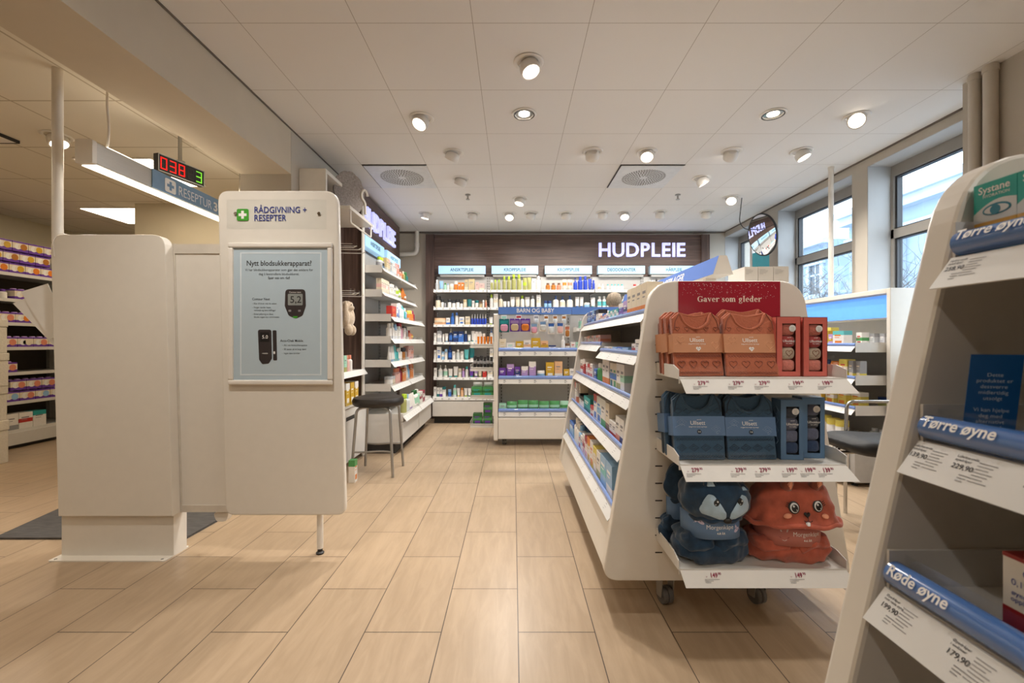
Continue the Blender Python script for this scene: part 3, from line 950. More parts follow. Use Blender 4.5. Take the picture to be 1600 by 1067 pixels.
def product(kind, w, d, h, c1, c2='white', c3=None):
    """a small pack with its origin at the base centre, its face towards -y; equal packs are copied"""
    w, d, h = round(w, 3), round(d, 3), round(h, 3)
    k = (kind, w, d, h, c1, c2, c3)
    if k in _pc:
        return copy_tree(_pc[k])
    A, B = pm(c1), pm(c2)
    D = pm(c3) if c3 else None
    nm = KIND[kind][0]
    r = w/2
    m = MB()
    if kind == 'carton':
        st = 0 if (c1, c2) == ('cream', 'orange') else (hash_(k)) % 3
        z = [0, .3, .3, 1] if st == 0 else [0, .0, .72, 1] if st == 1 else [0, .38, .62, 1]
        cols = [B, A, A] if st == 0 else [A, A, B] if st == 1 else [A, B, A]
        if c1 == c2:
            cols = [A, A, A]
        for i in range(3):
            if z[i+1]-z[i] > .01:
                m.box(-r, r, -d/2, d/2, z[i]*h, z[i+1]*h, cols[i])
        q = D or (GREYINK if c1 in ('white', 'cream', 'beige', 'pink', 'mint', 'yellow', 'peach') else TXTW)
        e = -d/2-.0006
        m.box(-r*.65, r*.45, e, -d/2, h*.66, h*.66+min(.012, h*.09), q).box(-r*.65, r*.2, e, -d/2, h*.54, h*.54+min(.005, h*.05), q)
        if D:
            m.box(-r*.6, r*.6, e, -d/2, h*.12, h*.34, D)
        return fin(m.build(nm), k)
    if kind in ('bottle', 'pump', 'dropper'):
        L = D or A
        top = {'bottle': .76, 'pump': .70, 'dropper': .58}[kind]
        n = .42 if kind == 'bottle' else .34
        pr = [(r*.92, 0), (r, .01*h, A), (r, top*.22*h, L), (r, top*.72*h, A), (r, top*.84*h, A), (r*.8, top*.93*h, A), (r*n, top*h, A), (r*n, (top+.02)*h, A)]
        m.lathe(pr, A, seg=12, sy=min(1, d/w))
        o = m.build(nm)
        c = MB()
        if kind == 'bottle':
            c.lathe([(r*.6, top*h), (r*.62, (top+.02)*h), (r*.58, .985*h), (r*.5, h)], B, seg=12, sy=min(1, d/w)*1.0).build('cap', o)
        elif kind == 'pump':
            c.lathe([(r*.42, .70*h), (r*.42, .78*h), (r*.14, .79*h), (r*.14, .92*h), (r*.34, .925*h), (r*.34, .985*h), (r*.2, h)], B, seg=10)
            c.box(-r*.14, r*.14, -r*1.0, 0, .93*h, .975*h, B).build('pump_head', o)
        else:
            c.lathe([(r*.5, .6*h), (r*.5, .72*h), (r*.34, .74*h), (r*.24, .96*h), (r*.1, h)], B, seg=10).build('dropper_cap', o)
        return fin(o, k)
    if kind == 'tube':
        N = 12
        rg = []
        for i in range(7):
            s_ = i/6
            ry = max(d/2*(1-s_)**.7, .0012)
            rx = r*(.86+.14*s_)
            rg.append([(rx*cos(2*pi*q/N), ry*sin(2*pi*q/N), h*(.16+.84*s_)) for q in range(N)])
        o = m.rings(rg[:3], A).rings(rg[2:5], D or A, cap=False).rings(rg[4:], A).build(nm)
        MB().lathe([(r*.62, 0), (r*.66, .01*h), (r*.6, .17*h)], B, seg=12, sy=min(1, d/w)).build('cap', o)
        return fin(o, k)
    if kind == 'jar':
        L = D or A
        o = m.lathe([(r*.95, 0), (r, .04*h, L), (r, .60*h, A), (r*.92, .66*h)], A, seg=14).build(nm)
        MB().lathe([(r*1.01, .66*h), (r*1.01, .97*h), (r*.95, h)], B, seg=14).build('lid', o)
        return fin(o, k)
    if kind == 'pouch':
        N = 12
        rg = []
        for i in range(9):
            s_ = i/8
            ry = max(d/2*math.sin(pi*min(max(s_, .03), .97))**.6, .001)
            rg.append([(r*cos(2*pi*q/N) if abs(cos(2*pi*q/N)) < .9 else math.copysign(r, cos(2*pi*q/N)), ry*sin(2*pi*q/N), h*s_) for q in range(N)])
        m.rings(rg[:4], A).rings(rg[3:6], B, cap=False).rings(rg[5:], A)
        return fin(m.build(nm), k)
    if kind == 'pack':                      # sleeve of small drink bottles
        m.box(-r, r, -d/2, d/2, 0, h*.3, pm('purple')).box(-r, r, -d/2, d/2, h*.3, h*.86, A).box(-r, r, -d/2, d/2, h*.86, h, pm('purple'))
        e = -d/2-.0008
        for cx_, rr, mm in ((-.35*r, .42*r, pm('white')), (.42*r, .45*r, B), (-.05*r, .3*r, pm('cream'))):
            pts = [(cx_+rr*cos(2*pi*q/14), h*.5+min(rr, h*.34)*sin(2*pi*q/14)) for q in range(14)]
            m.prism(pts, 'xz', e-(0 if cx_ < 0 else .0004), -d/2, mm)
        o = m.build(nm)
        for sx in (-.5, .5):
            MB().lathe([(r*.36, h*.9), (r*.36, h*1.0), (r*.3, h*1.09), (r*.28, h*1.12)], pm('lilac'), (sx*r, 0, 0), 10).build('bottle_top', o)
        return fin(o, k)
    if kind == 'blister':                   # hanging card with a clear bubble
        m.prism(rpoly([(-r, 0), (r, 0), (r, h), (-r, h)], min(.008, r*.3)), 'xz', d/2-.002, d/2, A)
        m.box(-r*.8, r*.8, d/2-.0026, d/2-.002, h*.62, h*.86, B)
        o = m.build(nm)
        b = MB()
        b.blob((0, d/2-.002-d*.3, h*.33), (r*.78, d*.42, h*.27), D or pm('clear'), .7, 12, 8).build('bubble', o)
        return fin(o, k)


def hash_(k):
    return sum(ord(c) for c in str(k[1:4])+k[4]+k[5])


def fin(o, k):
    _pc[k] = o
    return o


def ph(kind, c1, c2, c3):
    n = {'pump': 'pump bottle', 'dropper': 'dropper bottle', 'pack': 'pack of bottles', 'blister': 'hanging pack'}.get(kind, kind)
    s = c1+' '+n
    if kind in ('bottle', 'tube', 'pump', 'dropper'):
        s += ' with %s %s' % (c2, {'pump': 'pump', 'dropper': 'dropper'}.get(kind, 'cap'))
    elif kind == 'jar':
        s += ' with %s lid' % c2
    elif kind == 'carton' and c2 != c1:
        s += ' with %s band' % c2
    return s.replace('white bottle with white cap', 'all-white bottle').replace('white tube with white cap', 'all-white tube')


def place(kind, w, d, h, c1, c2, c3, loc, rz, i, where, group):
    o = product(kind, w, d, h, c1, c2, c3)
    o.location = loc
    o.rotation_euler = (0, 0, rz)
    tag(o, '%s, %s %s' % (ph(kind, c1, c2, c3), ORD[i], where), KIND[kind][1], group)
    return o


def row_px(Y, z, ybase, items, where, group, depth=.05):
    """items along x, read as (kind, px left, px right, px top, colours...) at distance Y on a shelf at height z"""
    for i, it in enumerate(items):
        kind, a, b, top, c1 = it[:5]
        c2 = it[5] if len(it) > 5 else 'white'
        c3 = it[6] if len(it) > 6 else None
        w = (b-a)*Y/F*.97
        h = (ybase-top)*Y/F
        d = min(w, depth) if kind in ('carton', 'blister', 'pouch') else w if kind != 'tube' else min(w*.7, .045)
        if kind == 'pouch':
            d = min(w*.5, .05)
        place(kind, w, d, h, c1, c2, c3, ((((a+b)/2)-CX)*Y/F, Y+d/2, z), 0, i+1, where, group)


def row_seq(axis_x, y0, z, dirn, items, where, group, back=0.):
    """items along y on a shelf whose front edge is x=axis_x; dirn +1 faces +x, -1 faces -x; (kind, width, height, colours...), width<0 leaves a gap"""
    y = y0
    i = 0
    for it in items:
        if it[0] is None:
            y += it[1]; continue
        kind, w, h, c1 = it[:4]
        c2 = it[4] if len(it) > 4 else 'white'
        c3 = it[5] if len(it) > 5 else None
        dp = it[6] if len(it) > 6 else None
        d = dp or (min(w, .06) if kind in ('carton', 'blister', 'pouch', 'pack') else w if kind != 'tube' else w*.7)
        i += 1
        place(kind, w*.97, d, h, c1, c2, c3, (axis_x-dirn*(d/2+.004+back), y+w/2, z), dirn*pi/2, i, where, group)
        y += w

# ================= shelving =================
def shelf_board(parent, o, X, w, dep, rail=0., plate=.03, tick=.036, marks=0, slope=.5, lip=True):
    """one shelf with its ticket strip; local x along the front, y to the back, z=0 the surface"""
    b = MB(o)
    b.box(.006, w-.006, .0005, dep, -.018, 0, STEEL_W, X)
    for x in (.002, w-.006):
        b.box(x, x+.004, 0, dep, -.018-plate*.6, plate*.55, STEEL_W, X)
    s = b.build('shelf', parent)
    t = MB(o)
    dy, dz = tick*slope, tick*math.sqrt(1-slope*slope)
    t.prism([(-.001, .001), (-.0025, .001), (-.003-dy, -dz), (-.001-dy, -dz-.001)], 'yz', .003, w-.003, TICKET, X)
    k = marks or int(w/.09)
    for i in range(k):
        x = w*(i+.35)/k
        for u, m, ww in ((.25, INK, .022), (.5, GREYINK, .03), (.7, GREYINK, .018)):
            y0, z0 = -.0034-dy*u, -dz*u
            t.box(x, x+ww*min(1, w/k/.05), y0-.0006, y0+.0004, z0-.006*tick/.036, z0, m, X)
    t.build('price_strip', s)
    if rail:
        r = MB(o)
        pr = [(-.001+rail*cos(a)*.75, rail*.75+rail*sin(a)) for a in [radians(-70+20*i) for i in range(0, 18)]]
        pr = [(-y, z) for y, z in pr]
        r.prism(pr, 'yz', .004, w-.004, RAIL, X, True)
        r.build('blue_rail', s)
    elif lip:
        MB(o).box(.006, w-.006, .002, .004, 0, .03, CLEAR, X).build('clear_lip', s)
    return s


def upright(mb, x, y, z0, z1, X=None, front=-1):
    mb.box(x-.012, x+.012, y-.006, y, z0, z1, GREYST, X)
    z = z0+.02
    while z < z1-.03:
        mb.box(x-.004, x+.004, y-.0066, y-.0058, z, z+.022, SLOT, X)
        z += .038


def letters(t, s, c, h, right, gap, mat, width=None, depth=.02, bold=.02, o=None, parent=None):
    """free-standing letters, each a part"""
    r = Vector(right); n = r.cross(Vector((0, 0, 1)))
    geo = []
    x = 0
    for ch in s:
        v, f = text_geo(ch, 'LEFT', bold)
        mn = min(p[0] for p in v); mx = max(p[0] for p in v)
        geo.append((ch, v, f, x-mn)); x += mx-mn+gap
    tot = x-gap
    k = h/.73
    sx = (width/(tot*k)) if width else 1
    for ch, v, f, dx in geo:
        m = MB(o or c)
        base = [Vector(c)+r*((p[0]+dx-tot/2)*k*sx)+Vector((0, 0, p[1]*k)) for p in v]
        m.add([p+n*depth for p in base], f, mat)
        ob = m.build('letter', t)
        sd = ob.modifiers.new('thick', 'SOLIDIFY')
        sd.thickness = depth*.9
        sd.offset = -1


BACKP = M('shelf_back_grey', 'B5B3AF', .5, nz=.02)
ZB = (1.862, 1.615, 1.377, 1.13, .882, .634, .361)
BAYN = ('ANSIKTSPLEIE', 'KROPPSPLEIE', 'KROPPSPLEIE', 'DEODORANTER', 'HÅRPLEIE')
BAYL = ('under the ANSIKTSPLEIE sign', 'under the KROPPSPLEIE sign beside ANSIKTSPLEIE', 'under the KROPPSPLEIE sign beside DEODORANTER', 'under the DEODORANTER sign', 'under the HÅRPLEIE sign')
for k in range(5):
    x0 = -1.124+.755*k
    x1 = x0+.755
    o = ((x0+x1)/2, 6.25, 0)
    t = thing('wall_shelf', 'white back-wall shelf bay '+BAYL[k], 'shelf', o, 'back-wall shelf bays')
    m = MB(o).box(x0, x1, 6.452, 6.462, .36, 2.09, BACKP)
    upright(m, x0+.012, 6.452, .36, 2.09); upright(m, x1-.012, 6.452, .36, 2.09)
    m.build('back_panel', t)
    b = MB(o).box(x0+.003, x1-.003, 6.07, 6.45, .10, .342, STEEL_W)
    b.box(x0+.02, x1-.02, 6.12, 6.44, 0, .10, SLOT)
    b.build('base', t)
    MB(o).box(x0+.006, x1-.006, 6.052, 6.069, .105, .31, STEEL_W).build('drawer_front', t, bevel=.003)
    for z in ZB[:6]:
        shelf_board(t, o, Matrix.Translation((x0+.004, 6.14, z)), .747, .31, tick=.034, slope=.25)
    shelf_board(t, o, Matrix.Translation((x0+.004, 6.06, ZB[6])), .747, .385, tick=.034, slope=.25)
LBW = M('sign_text_teal', '2B5560', .5)
for k, (a, b) in enumerate(((685, 758.5), (768, 841), (851.5, 925), (934, 1008), (1016, 1090))):
    Y = 6.38
    xa, xb = (a-CX)*Y/F, (b-CX)*Y/F
    o = ((xa+xb)/2, 6.44, 2.123)
    t = thing('light_box_sign', 'glowing pale blue %s sign box on the brown back wall' % BAYN[k]+(', beside '+('ANSIKTSPLEIE' if k == 1 else 'DEODORANTER') if k in (1, 2) else ''), 'sign', o, 'light box signs on the back wall')
    MB(o).box(xa, xb, 6.385, 6.484, 2.123, 2.243, M('sign_housing', 'B9CBD6', .4)).build('housing', t)
    MB(o).box(xa+.002, xb-.002, 6.381, 6.385, 2.125, 2.241, LBOX).build('face', t)
    MB(o).box(xa+.02, xb-.02, 6.40, 6.484, 2.085, 2.122, GREYST).build('bracket', t)
    MB(o).text(BAYN[k], ((xa+xb)/2, 6.3805, 2.163), .066, LBW, bold=.022, sx=.84).build('lettering', t)
t = thing('wall_lettering', 'large glowing white HUDPLEIE letters on the brown back wall', 'sign', (1.90, 6.484, 2.40), 'glowing skin-care letters')
letters(t, 'HUDPLEIE', (1.902, 6.483, 2.395), .208, (1, 0, 0), .11, LIT, 1.275, .03, o=(1.90, 6.484, 2.40))
t = thing('wall_lettering', 'large glowing white HUDPLEIE letters on the brown side wall behind the sheep board', 'sign', (-1.6, 5.2, 2.40), 'glowing skin-care letters')
letters(t, 'HUDPLEIE', (-1.599, 5.22, 2.395), .208, (0, 1, 0), .11, LIT, 1.26, .03, o=(-1.6, 5.2, 2.40))

# back-wall goods: (kind, px left, px right, px top, colours)
P_ = 'from drainpipe side, '
SH = ('top shelf', 'second shelf', 'third shelf', 'fourth shelf', 'fifth shelf', 'sixth shelf', 'lowest shelf')


def back(s, bay, base, items):
    row_px(6.17, ZB[s]+.0005, base, items, P_+SH[s]+', '+('ANSIKTSPLEIE bay', 'KROPPSPLEIE bay by ANSIKTSPLEIE', 'KROPPSPLEIE bay by DEODORANTER', 'DEODORANTER bay', 'HÅRPLEIE bay')[bay], 'goods on the back wall shelves', .07)


K, B_, U, T_, J, D_, V = 'carton', 'bottle', 'pump', 'tube', 'jar', 'dropper', 'pouch'
back(0, 0, 452.4, [(B_, 680, 684.7, 436, 'silver', 'white'), (T_, 686, 692.5, 438, 'light-blue', 'white'), (B_, 693, 697.6, 441, 'mint', 'green'), (B_, 698, 701.4, 442, 'white', 'light-blue'), (J, 702, 708.4, 442.5, 'white', 'white', 'cream'), (J, 709, 715, 438.5, 'orange', 'white', 'orange'), (K, 715.6, 720, 440.5, 'orange', 'orange'), (K, 720.6, 725.2, 440.5, 'orange', 'orange'), (K, 726, 731, 436, 'beige', 'cream'), (K, 732, 741.5, 435, 'beige', 'beige'), (K, 743, 748, 440, 'pink', 'pink'), (K, 749, 756.5, 442, 'pink', 'cream')])
back(0, 1, 452.4, [(B_, 766, 770.6, 436.5, 'olive', 'clear'), (B_, 771.6, 776, 435.6, 'olive', 'lime'), (B_, 777.5, 782, 435.6, 'olive', 'lime'), (B_, 785, 790.5, 430.3, 'olive', 'lime'), (B_, 792, 798, 430.3, 'olive', 'lime'), (B_, 799, 806.3, 427.5, 'olive', 'lime'), (B_, 807.3, 814.5, 427.5, 'olive', 'lime'), (V, 817, 823, 433, 'olive', 'lime'), (V, 823.5, 830, 432.5, 'olive', 'olive'), (K, 831, 837, 434, 'white', 'white'), (B_, 838.3, 845, 430, 'white', 'silver')])
back(0, 2, 452.4, [(B_, 852.6, 860, 441, 'amber', 'brown'), (B_, 861.3, 868.6, 441, 'amber', 'brown'), (B_, 870, 877.5, 441, 'salmon', 'brown'), (T_, 879, 885.6, 435.5, 'cream', 'white', 'orange'), (T_, 887, 894.6, 435.5, 'cream', 'white', 'salmon'), (U, 896, 902.8, 433, 'royal-blue', 'royal-blue'), (B_, 903.2, 911, 431, 'royal-blue', 'royal-blue'), (B_, 911.6, 918.5, 430, 'royal-blue', 'royal-blue'), (T_, 919, 925, 434.5, 'royal-blue', 'royal-blue'), (B_, 925.5, 930, 436.5, 'royal-blue', 'royal-blue')])
back(0, 3, 452.4, [(B_, 934.5, 939, 442.5, 'white', 'white', 'peach'), (B_, 940, 944, 442.5, 'white', 'white'), (B_, 948, 952.5, 443, 'white', 'turquoise'), (B_, 954.5, 958.8, 443, 'white', 'turquoise'), (B_, 959.4, 963.7, 443, 'white', 'turquoise'), (B_, 964.5, 969, 443, 'white', 'turquoise'), (B_, 970, 975, 443, 'white', 'turquoise'), (J, 990, 994.8, 443, 'white', 'red'), (J, 995.3, 999.2, 447, 'black', 'black'), (J, 999.8, 1004.6, 443, 'white', 'black')])
back(0, 4, 452.4, [(J, 1010.5, 1014, 443, 'white', 'crimson'), (B_, 1017, 1022, 437, 'white', 'silver'), (B_, 1024, 1029, 434, 'white', 'black'), (B_, 1032, 1037, 436, 'white', 'white'), (B_, 1040, 1045, 434, 'navy', 'silver'), (B_, 1048, 1053, 436, 'white', 'black'), (B_, 1056, 1061, 436, 'white', 'black')])
back(1, 0, 480, [(J, 680, 688, 462, 'cream', 'black'), (J, 688.4, 693.3, 467, 'white', 'black'), (B_, 693.8, 697, 470.5, 'grey', 'black'), (J, 699, 705, 467, 'white', 'black'), (J, 705.6, 711.4, 469, 'white', 'black'), (J, 712, 718, 467, 'white', 'black'), (J, 718.4, 723, 470, 'white', 'black'), (J, 723.5, 729.2, 467, 'cream', 'beige'), (T_, 729.8, 737, 466.5, 'dark-teal', 'white'), (K, 737.5, 741.3, 469, 'white', 'white'), (J, 742, 748, 468.5, 'white', 'dark-teal'), (K, 749, 753.3, 471, 'beige', 'brown'), (K, 754, 756.6, 468, 'white', 'white'), (B_, 757.8, 760.8, 468.5, 'salmon', 'peach')])
back(1, 1, 480, [(B_, 765, 770.8, 459, 'white', 'lime'), (K, 771.3, 778, 458.5, 'white', 'cream'), (U, 779.3, 785.5, 460, 'cream', 'white'), (T_, 786, 791.3, 470, 'white', 'white'), (T_, 792.6, 796.4, 470, 'white', 'cream'), (T_, 797, 804.6, 463, 'white', 'white'), (T_, 805.3, 812.3, 463, 'cream', 'white'), (B_, 813, 819.4, 461, 'white', 'lime'), (T_, 820, 828, 463, 'white', 'white'), (B_, 829, 835.5, 461, 'white', 'silver'), (K, 838.5, 845, 460, 'white', 'cream')])
back(1, 2, 480, [(J, 850, 855.5, 469, 'blue', 'navy', 'light-blue'), (J, 856, 862, 469, 'navy', 'navy', 'light-blue'), (U, 864, 873.6, 461, 'white', 'blue', 'white'), (U, 875, 883.6, 462, 'white', 'blue', 'cream'), (U, 886, 896, 461, 'white', 'blue', 'white'), (T_, 898.8, 905.5, 463, 'white', 'blue'), (T_, 906, 912, 463, 'white', 'blue'), (J, 913, 922.4, 472, 'white', 'white', 'light-blue'), (T_, 923.4, 930.4, 464, 'white', 'turquoise')])
back(1, 3, 480, [(B_, 934, 940.5, 462, 'white', 'white', 'turquoise'), (B_, 941.5, 947.5, 462, 'white', 'white', 'turquoise'), (B_, 948.5, 954, 462, 'white', 'white', 'turquoise'), (B_, 955, 960.5, 462, 'white', 'white', 'turquoise'), (B_, 972, 977, 462, 'white', 'white', 'turquoise'), (B_, 979, 984, 462, 'white', 'white', 'turquoise'), (B_, 986, 991, 463, 'white', 'white')])
back(2, 0, 507, [(V, 678, 696.5, 496.5, 'peach', 'cream'), (K, 697, 703, 496.5, 'white', 'blue'), (B_, 704, 709.6, 488.5, 'blue', 'blue'), (B_, 710.6, 716.2, 488, 'white', 'blue'), (K, 717.3, 725.4, 495, 'white', 'cream', 'blue'), (K, 727, 734.3, 494, 'cream', 'beige')]+[(D_, 735.8+4.15*i, 739.6+4.15*i, 490.5, 'royal-blue', 'white') for i in range(6)])
back(2, 1, 507, [(T_, 764, 770, 495, 'white', 'lime')])
back(3, 0, 534.4, [(K, 678, 682, 520, 'white', 'white'), (K, 683, 690, 517, 'silver', 'white'), (T_, 690.8, 694.4, 522, 'white', 'white'), (T_, 695, 700, 521, 'white', 'light-blue'), (U, 701, 707, 513, 'navy', 'cream', 'blue'), (K, 708, 715.4, 517.5, 'navy', 'blue'), (K, 716, 724.5, 517.5, 'blue', 'navy'), (B_, 725, 730, 517, 'navy', 'white'), (T_, 730.6, 735.5, 523, 'white', 'teal'), (T_, 736.3, 741.5, 517, 'white', 'teal'), (T_, 742, 747, 518, 'white', 'light-blue'), (T_, 747.5, 752, 518, 'white', 'white'), (U, 765, 770.5, 513, 'white', 'blue')])
back(4, 0, 562, [(K, 678, 681.6, 547, 'white', 'white'), (K, 682.4, 689.4, 542, 'white', 'white', 'blue'), (K, 690, 694.3, 549, 'light-blue', 'white'), (K, 695, 699, 545.5, 'white', 'light-blue'), (B_, 699.5, 706.2, 541, 'navy', 'navy', 'blue'), (K, 706.8, 711.4, 549, 'white', 'white'), (B_, 712, 718.6, 546, 'clear', 'white'), (K, 719.5, 724.2, 549, 'white', 'white'), (T_, 725, 732.4, 546, 'turquoise', 'teal'), (T_, 733, 741.5, 543, 'dark-teal', 'white'), (K, 765, 770.5, 545, 'white', 'cream')])
back(5, 0, 589.6, [(K, 678, 682.4, 575, 'white', 'white'), (U, 684, 691.4, 571, 'white', 'white', 'clear'), (U, 692, 699.2, 571, 'white', 'white', 'mint'), (T_, 700, 707, 576.5, 'white', 'turquoise'), (T_, 708, 715.5, 573, 'white', 'teal'), (K, 716.3, 720.8, 576, 'cream', 'white'), (B_, 721.4, 726, 576, 'lilac', 'rose'), (B_, 726.8, 731.4, 573, 'white', 'teal'), (T_, 733, 739.8, 575, 'purple', 'teal'), (T_, 740.8, 746.2, 575.5, 'white', 'purple', 'lilac'), (T_, 747, 753, 575, 'cream', 'olive'), (K, 754, 760.4, 574.8, 'red', 'salmon'), (K, 761.5, 770, 577, 'white', 'cream')])
back(6, 0, 620, [(K, 677.6, 682, 605, 'white', 'white'), (K, 682.6, 686.5, 606, 'white', 'dark-teal'), (K, 687, 691, 606, 'white', 'purple'), (K, 691.5, 696.5, 604.5, 'white', 'dark-teal'), (J, 699.5, 705, 609, 'blue', 'light-blue'), (B_, 707.4, 713.2, 602, 'clear', 'turquoise', 'mint'), (T_, 713.8, 718.6, 607, 'white', 'yellow'), (B_, 719.2, 724.2, 606.5, 'peach', 'orange'), (T_, 725, 730, 607, 'white', 'lime'), (T_, 730.6, 736, 607, 'white', 'green')])

# ---- side wall bays (facing the aisle)
ZL = (1.885, 1.64, 1.39, 1.165, .925, .68, .375)
for k, n in enumerate(('nearer bay, next to the toy cabinet', 'farther bay, towards the drainpipe')):
    y0 = 4.43+.77*k
    y1 = y0+.76
    o = (-1.35, (y0+y1)/2, 0)
    t = thing('wall_shelf', 'white side-wall skin-care shelf, '+n, 'shelf', o, 'side-wall shelf bays')
    MB(o).box(-1.60, -1.59, y0, y1, .36, 2.09, BACKP).build('back_panel', t)
    ub = MB(o)
    for yy in (y0+.012, y1-.012):
        upright(ub, 0, 0, .36, 2.09, Matrix.Translation((-1.59, yy, 0)) @ Matrix.Rotation(pi/2, 4, 'Z'))
    ub.build('upright_rails', t)
    MB(o).box(-1.588, -1.135, y0+.002, y1-.002, .10, .345, STEEL_W).box(-1.58, -1.2, y0+.02, y1-.02, 0, .10, SLOT).build('base', t)
    MB(o).box(-1.135, -1.118, y0+.006, y1-.006, .105, .315, STEEL_W).build('drawer_front', t, bevel=.003)
    for i, z in enumerate(ZL):
        xf = (-1.33, -1.33, -1.24, -1.24, -1.24, -1.24, -1.118)[i]
        shelf_board(t, o, Matrix.Translation((xf, y0, z)) @ Matrix.Rotation(pi/2, 4, 'Z'), y1-y0, xf+1.588, plate=.05, tick=.06 if i > 1 else .045, slope=.6)
for k, (y0, y1) in enumerate(((4.5, 5.16), (5.28, 5.90))):
    o = (-1.56, (y0+y1)/2, 2.123)
    t = thing('light_box_sign', 'glowing pale blue ANSIKTSPLEIE sign box on the brown side wall, '+('nearer the toy cabinet' if k == 0 else 'nearer the drainpipe'), 'sign', o, 'light box signs on the side wall')
    MB(o).box(-1.60, -1.523, y0, y1, 2.123, 2.243, LBOX).build('housing', t)
    MB(o).box(-1.523, -1.52, y0+.003, y1-.003, 2.126, 2.24, LBOX).build('face', t)
    MB(o).text('ANSIKTSPLEIE', (-1.5195, (y0+y1)/2, 2.163), .066, LBW, (0, 1, 0), bold=.022, sx=.84).build('lettering', t)


def side(s, items, y0=4.5):
    xf = (-1.33, -1.33, -1.24, -1.24, -1.24, -1.24, -1.118)[s]
    row_seq(xf-.02, y0, ZL[s]+.0005, 1, items, 'from toy cabinet, %s, side-wall shelving' % SH[s], 'goods on the side wall shelves')


N_ = None
side(0, [(B_, .07, .13, 'clear', 'lime', 'grey'), (B_, .07, .13, 'grey', 'lime', 'black'), (N_, .04), (K, .07, .15, 'beige', 'cream'), (K, .07, .15, 'beige', 'pink'), (K, .06, .13, 'grey', 'silver'), (N_, .06), (K, .07, .14, 'white', 'white'), (K, .07, .14, 'white', 'pink'), (K, .05, .16, 'salmon', 'pink'), (K, .07, .16, 'salmon', 'white'), (N_, .1), (B_, .07, .13, 'salmon', 'brown'), (B_, .07, .12, 'amber', 'brown'), (B_, .07, .13, 'olive', 'cream'), (J, .09, .13, 'dark-green', 'dark-green'), (B_, .08, .13, 'dark-teal', 'dark-green')])
side(1, [(K, .055, .15, 'cream', 'pink'), (K, .055, .15, 'cream', 'pink'), (K, .055, .15, 'cream', 'pink'), (K, .055, .15, 'cream', 'white'), (K, .055, .15, 'cream', 'pink'), (N_, .02), (K, .06, .13, 'white', 'white'), (K, .06, .14, 'white', 'cream'), (K, .06, .14, 'white', 'white'), (K, .07, .11, 'white', 'cream'), (N_, .08), (V, .1, .15, 'white', 'lime'), (V, .1, .13, 'lime', 'white'), (N_, .08), (V, .09, .16, 'orange', 'orange'), (V, .09, .11, 'orange', 'white')])
side(2, [(K, .16, .12, 'red', 'red', 'orange'), (N_, .02), (K, .08, .16, 'white', 'white', 'blue'), (B_, .06, .15, 'blue', 'light-blue'), (N_, .03), (B_, .06, .18, 'clear', 'white'), (B_, .06, .17, 'clear', 'silver'), (B_, .065, .16, 'white', 'turquoise'), (B_, .07, .14, 'teal', 'turquoise'), (B_, .07, .14, 'light-blue', 'white'), (N_, .16), (J, .10, .13, 'orange', 'yellow'), (B_, .08, .13, 'orange', 'white'), (B_, .08, .14, 'crimson', 'crimson')], 4.56)
side(3, [(B_, .06, .16, 'white', 'white'), (N_, .05), (B_, .06, .17, 'white', 'white'), (K, .07, .13, 'white', 'light-blue'), (B_, .07, .16, 'white', 'light-blue'), (K, .07, .14, 'white', 'white'), (B_, .07, .18, 'white', 'crimson'), (B_, .07, .18, 'rose', 'red'), (N_, .03), (K, .08, .13, 'white', 'white'), (B_, .07, .15, 'brown', 'black'), (B_, .07, .15, 'grey', 'black'), (N_, .1), (B_, .07, .11, 'salmon', 'red'), (V, .12, .07, 'orange', 'yellow')], 4.52)
side(4, [(T_, .06, .16, 'white', 'light-blue'), (N_, .02), (T_, .06, .16, 'white', 'light-blue'), (T_, .07, .16, 'white', 'light-blue'), (T_, .08, .17, 'turquoise', 'teal'), (U, .07, .15, 'teal', 'teal'), (T_, .08, .13, 'white', 'light-blue'), (B_, .08, .14, 'white', 'white'), (N_, .06), (J, .09, .14, 'amber', 'black'), (B_, .07, .13, 'grey', 'black'), (N_, .04), (K, .13, .16, 'pink', 'pink'), (K, .14, .16, 'pink', 'salmon')], 4.5)
side(5, [(N_, .05), (J, .09, .09, 'white', 'silver'), (J, .09, .09, 'cream', 'silver'), (N_, .02), (B_, .06, .16, 'pink', 'salmon'), (B_, .06, .16, 'pink', 'salmon'), (B_, .06, .16, 'pink', 'salmon'), (B_, .07, .18, 'crimson', 'crimson'), (K, .08, .14, 'orange', 'amber'), (K, .09, .15, 'orange', 'orange'), (B_, .06, .18, 'white', 'white'), (T_, .08, .17, 'white', 'pink'), (B_, .07, .18, 'light-blue', 'light-blue'), (K, .08, .18, 'orange', 'salmon'), (K, .08, .16, 'orange', 'orange'), (B_, .08, .17, 'clear', 'orange')], 4.5)
side(6, [(N_, .2), (B_, .07, .20, 'olive', 'lime'), (B_, .07, .19, 'clear', 'lime'), (B_, .07, .18, 'clear', 'light-blue'), (T_, .09, .17, 'white', 'lilac'), (T_, .09, .17, 'white', 'lilac'), (T_, .09, .17, 'white', 'white'), (B_, .08, .18, 'white', 'dark-green', 'mint'), (B_, .08, .18, 'white', 'dark-green', 'mint'), (B_, .08, .18, 'mint', 'white'), (K, .14, .14, 'white', 'crimson'), (K, .14, .14, 'crimson', 'white')], 4.46)

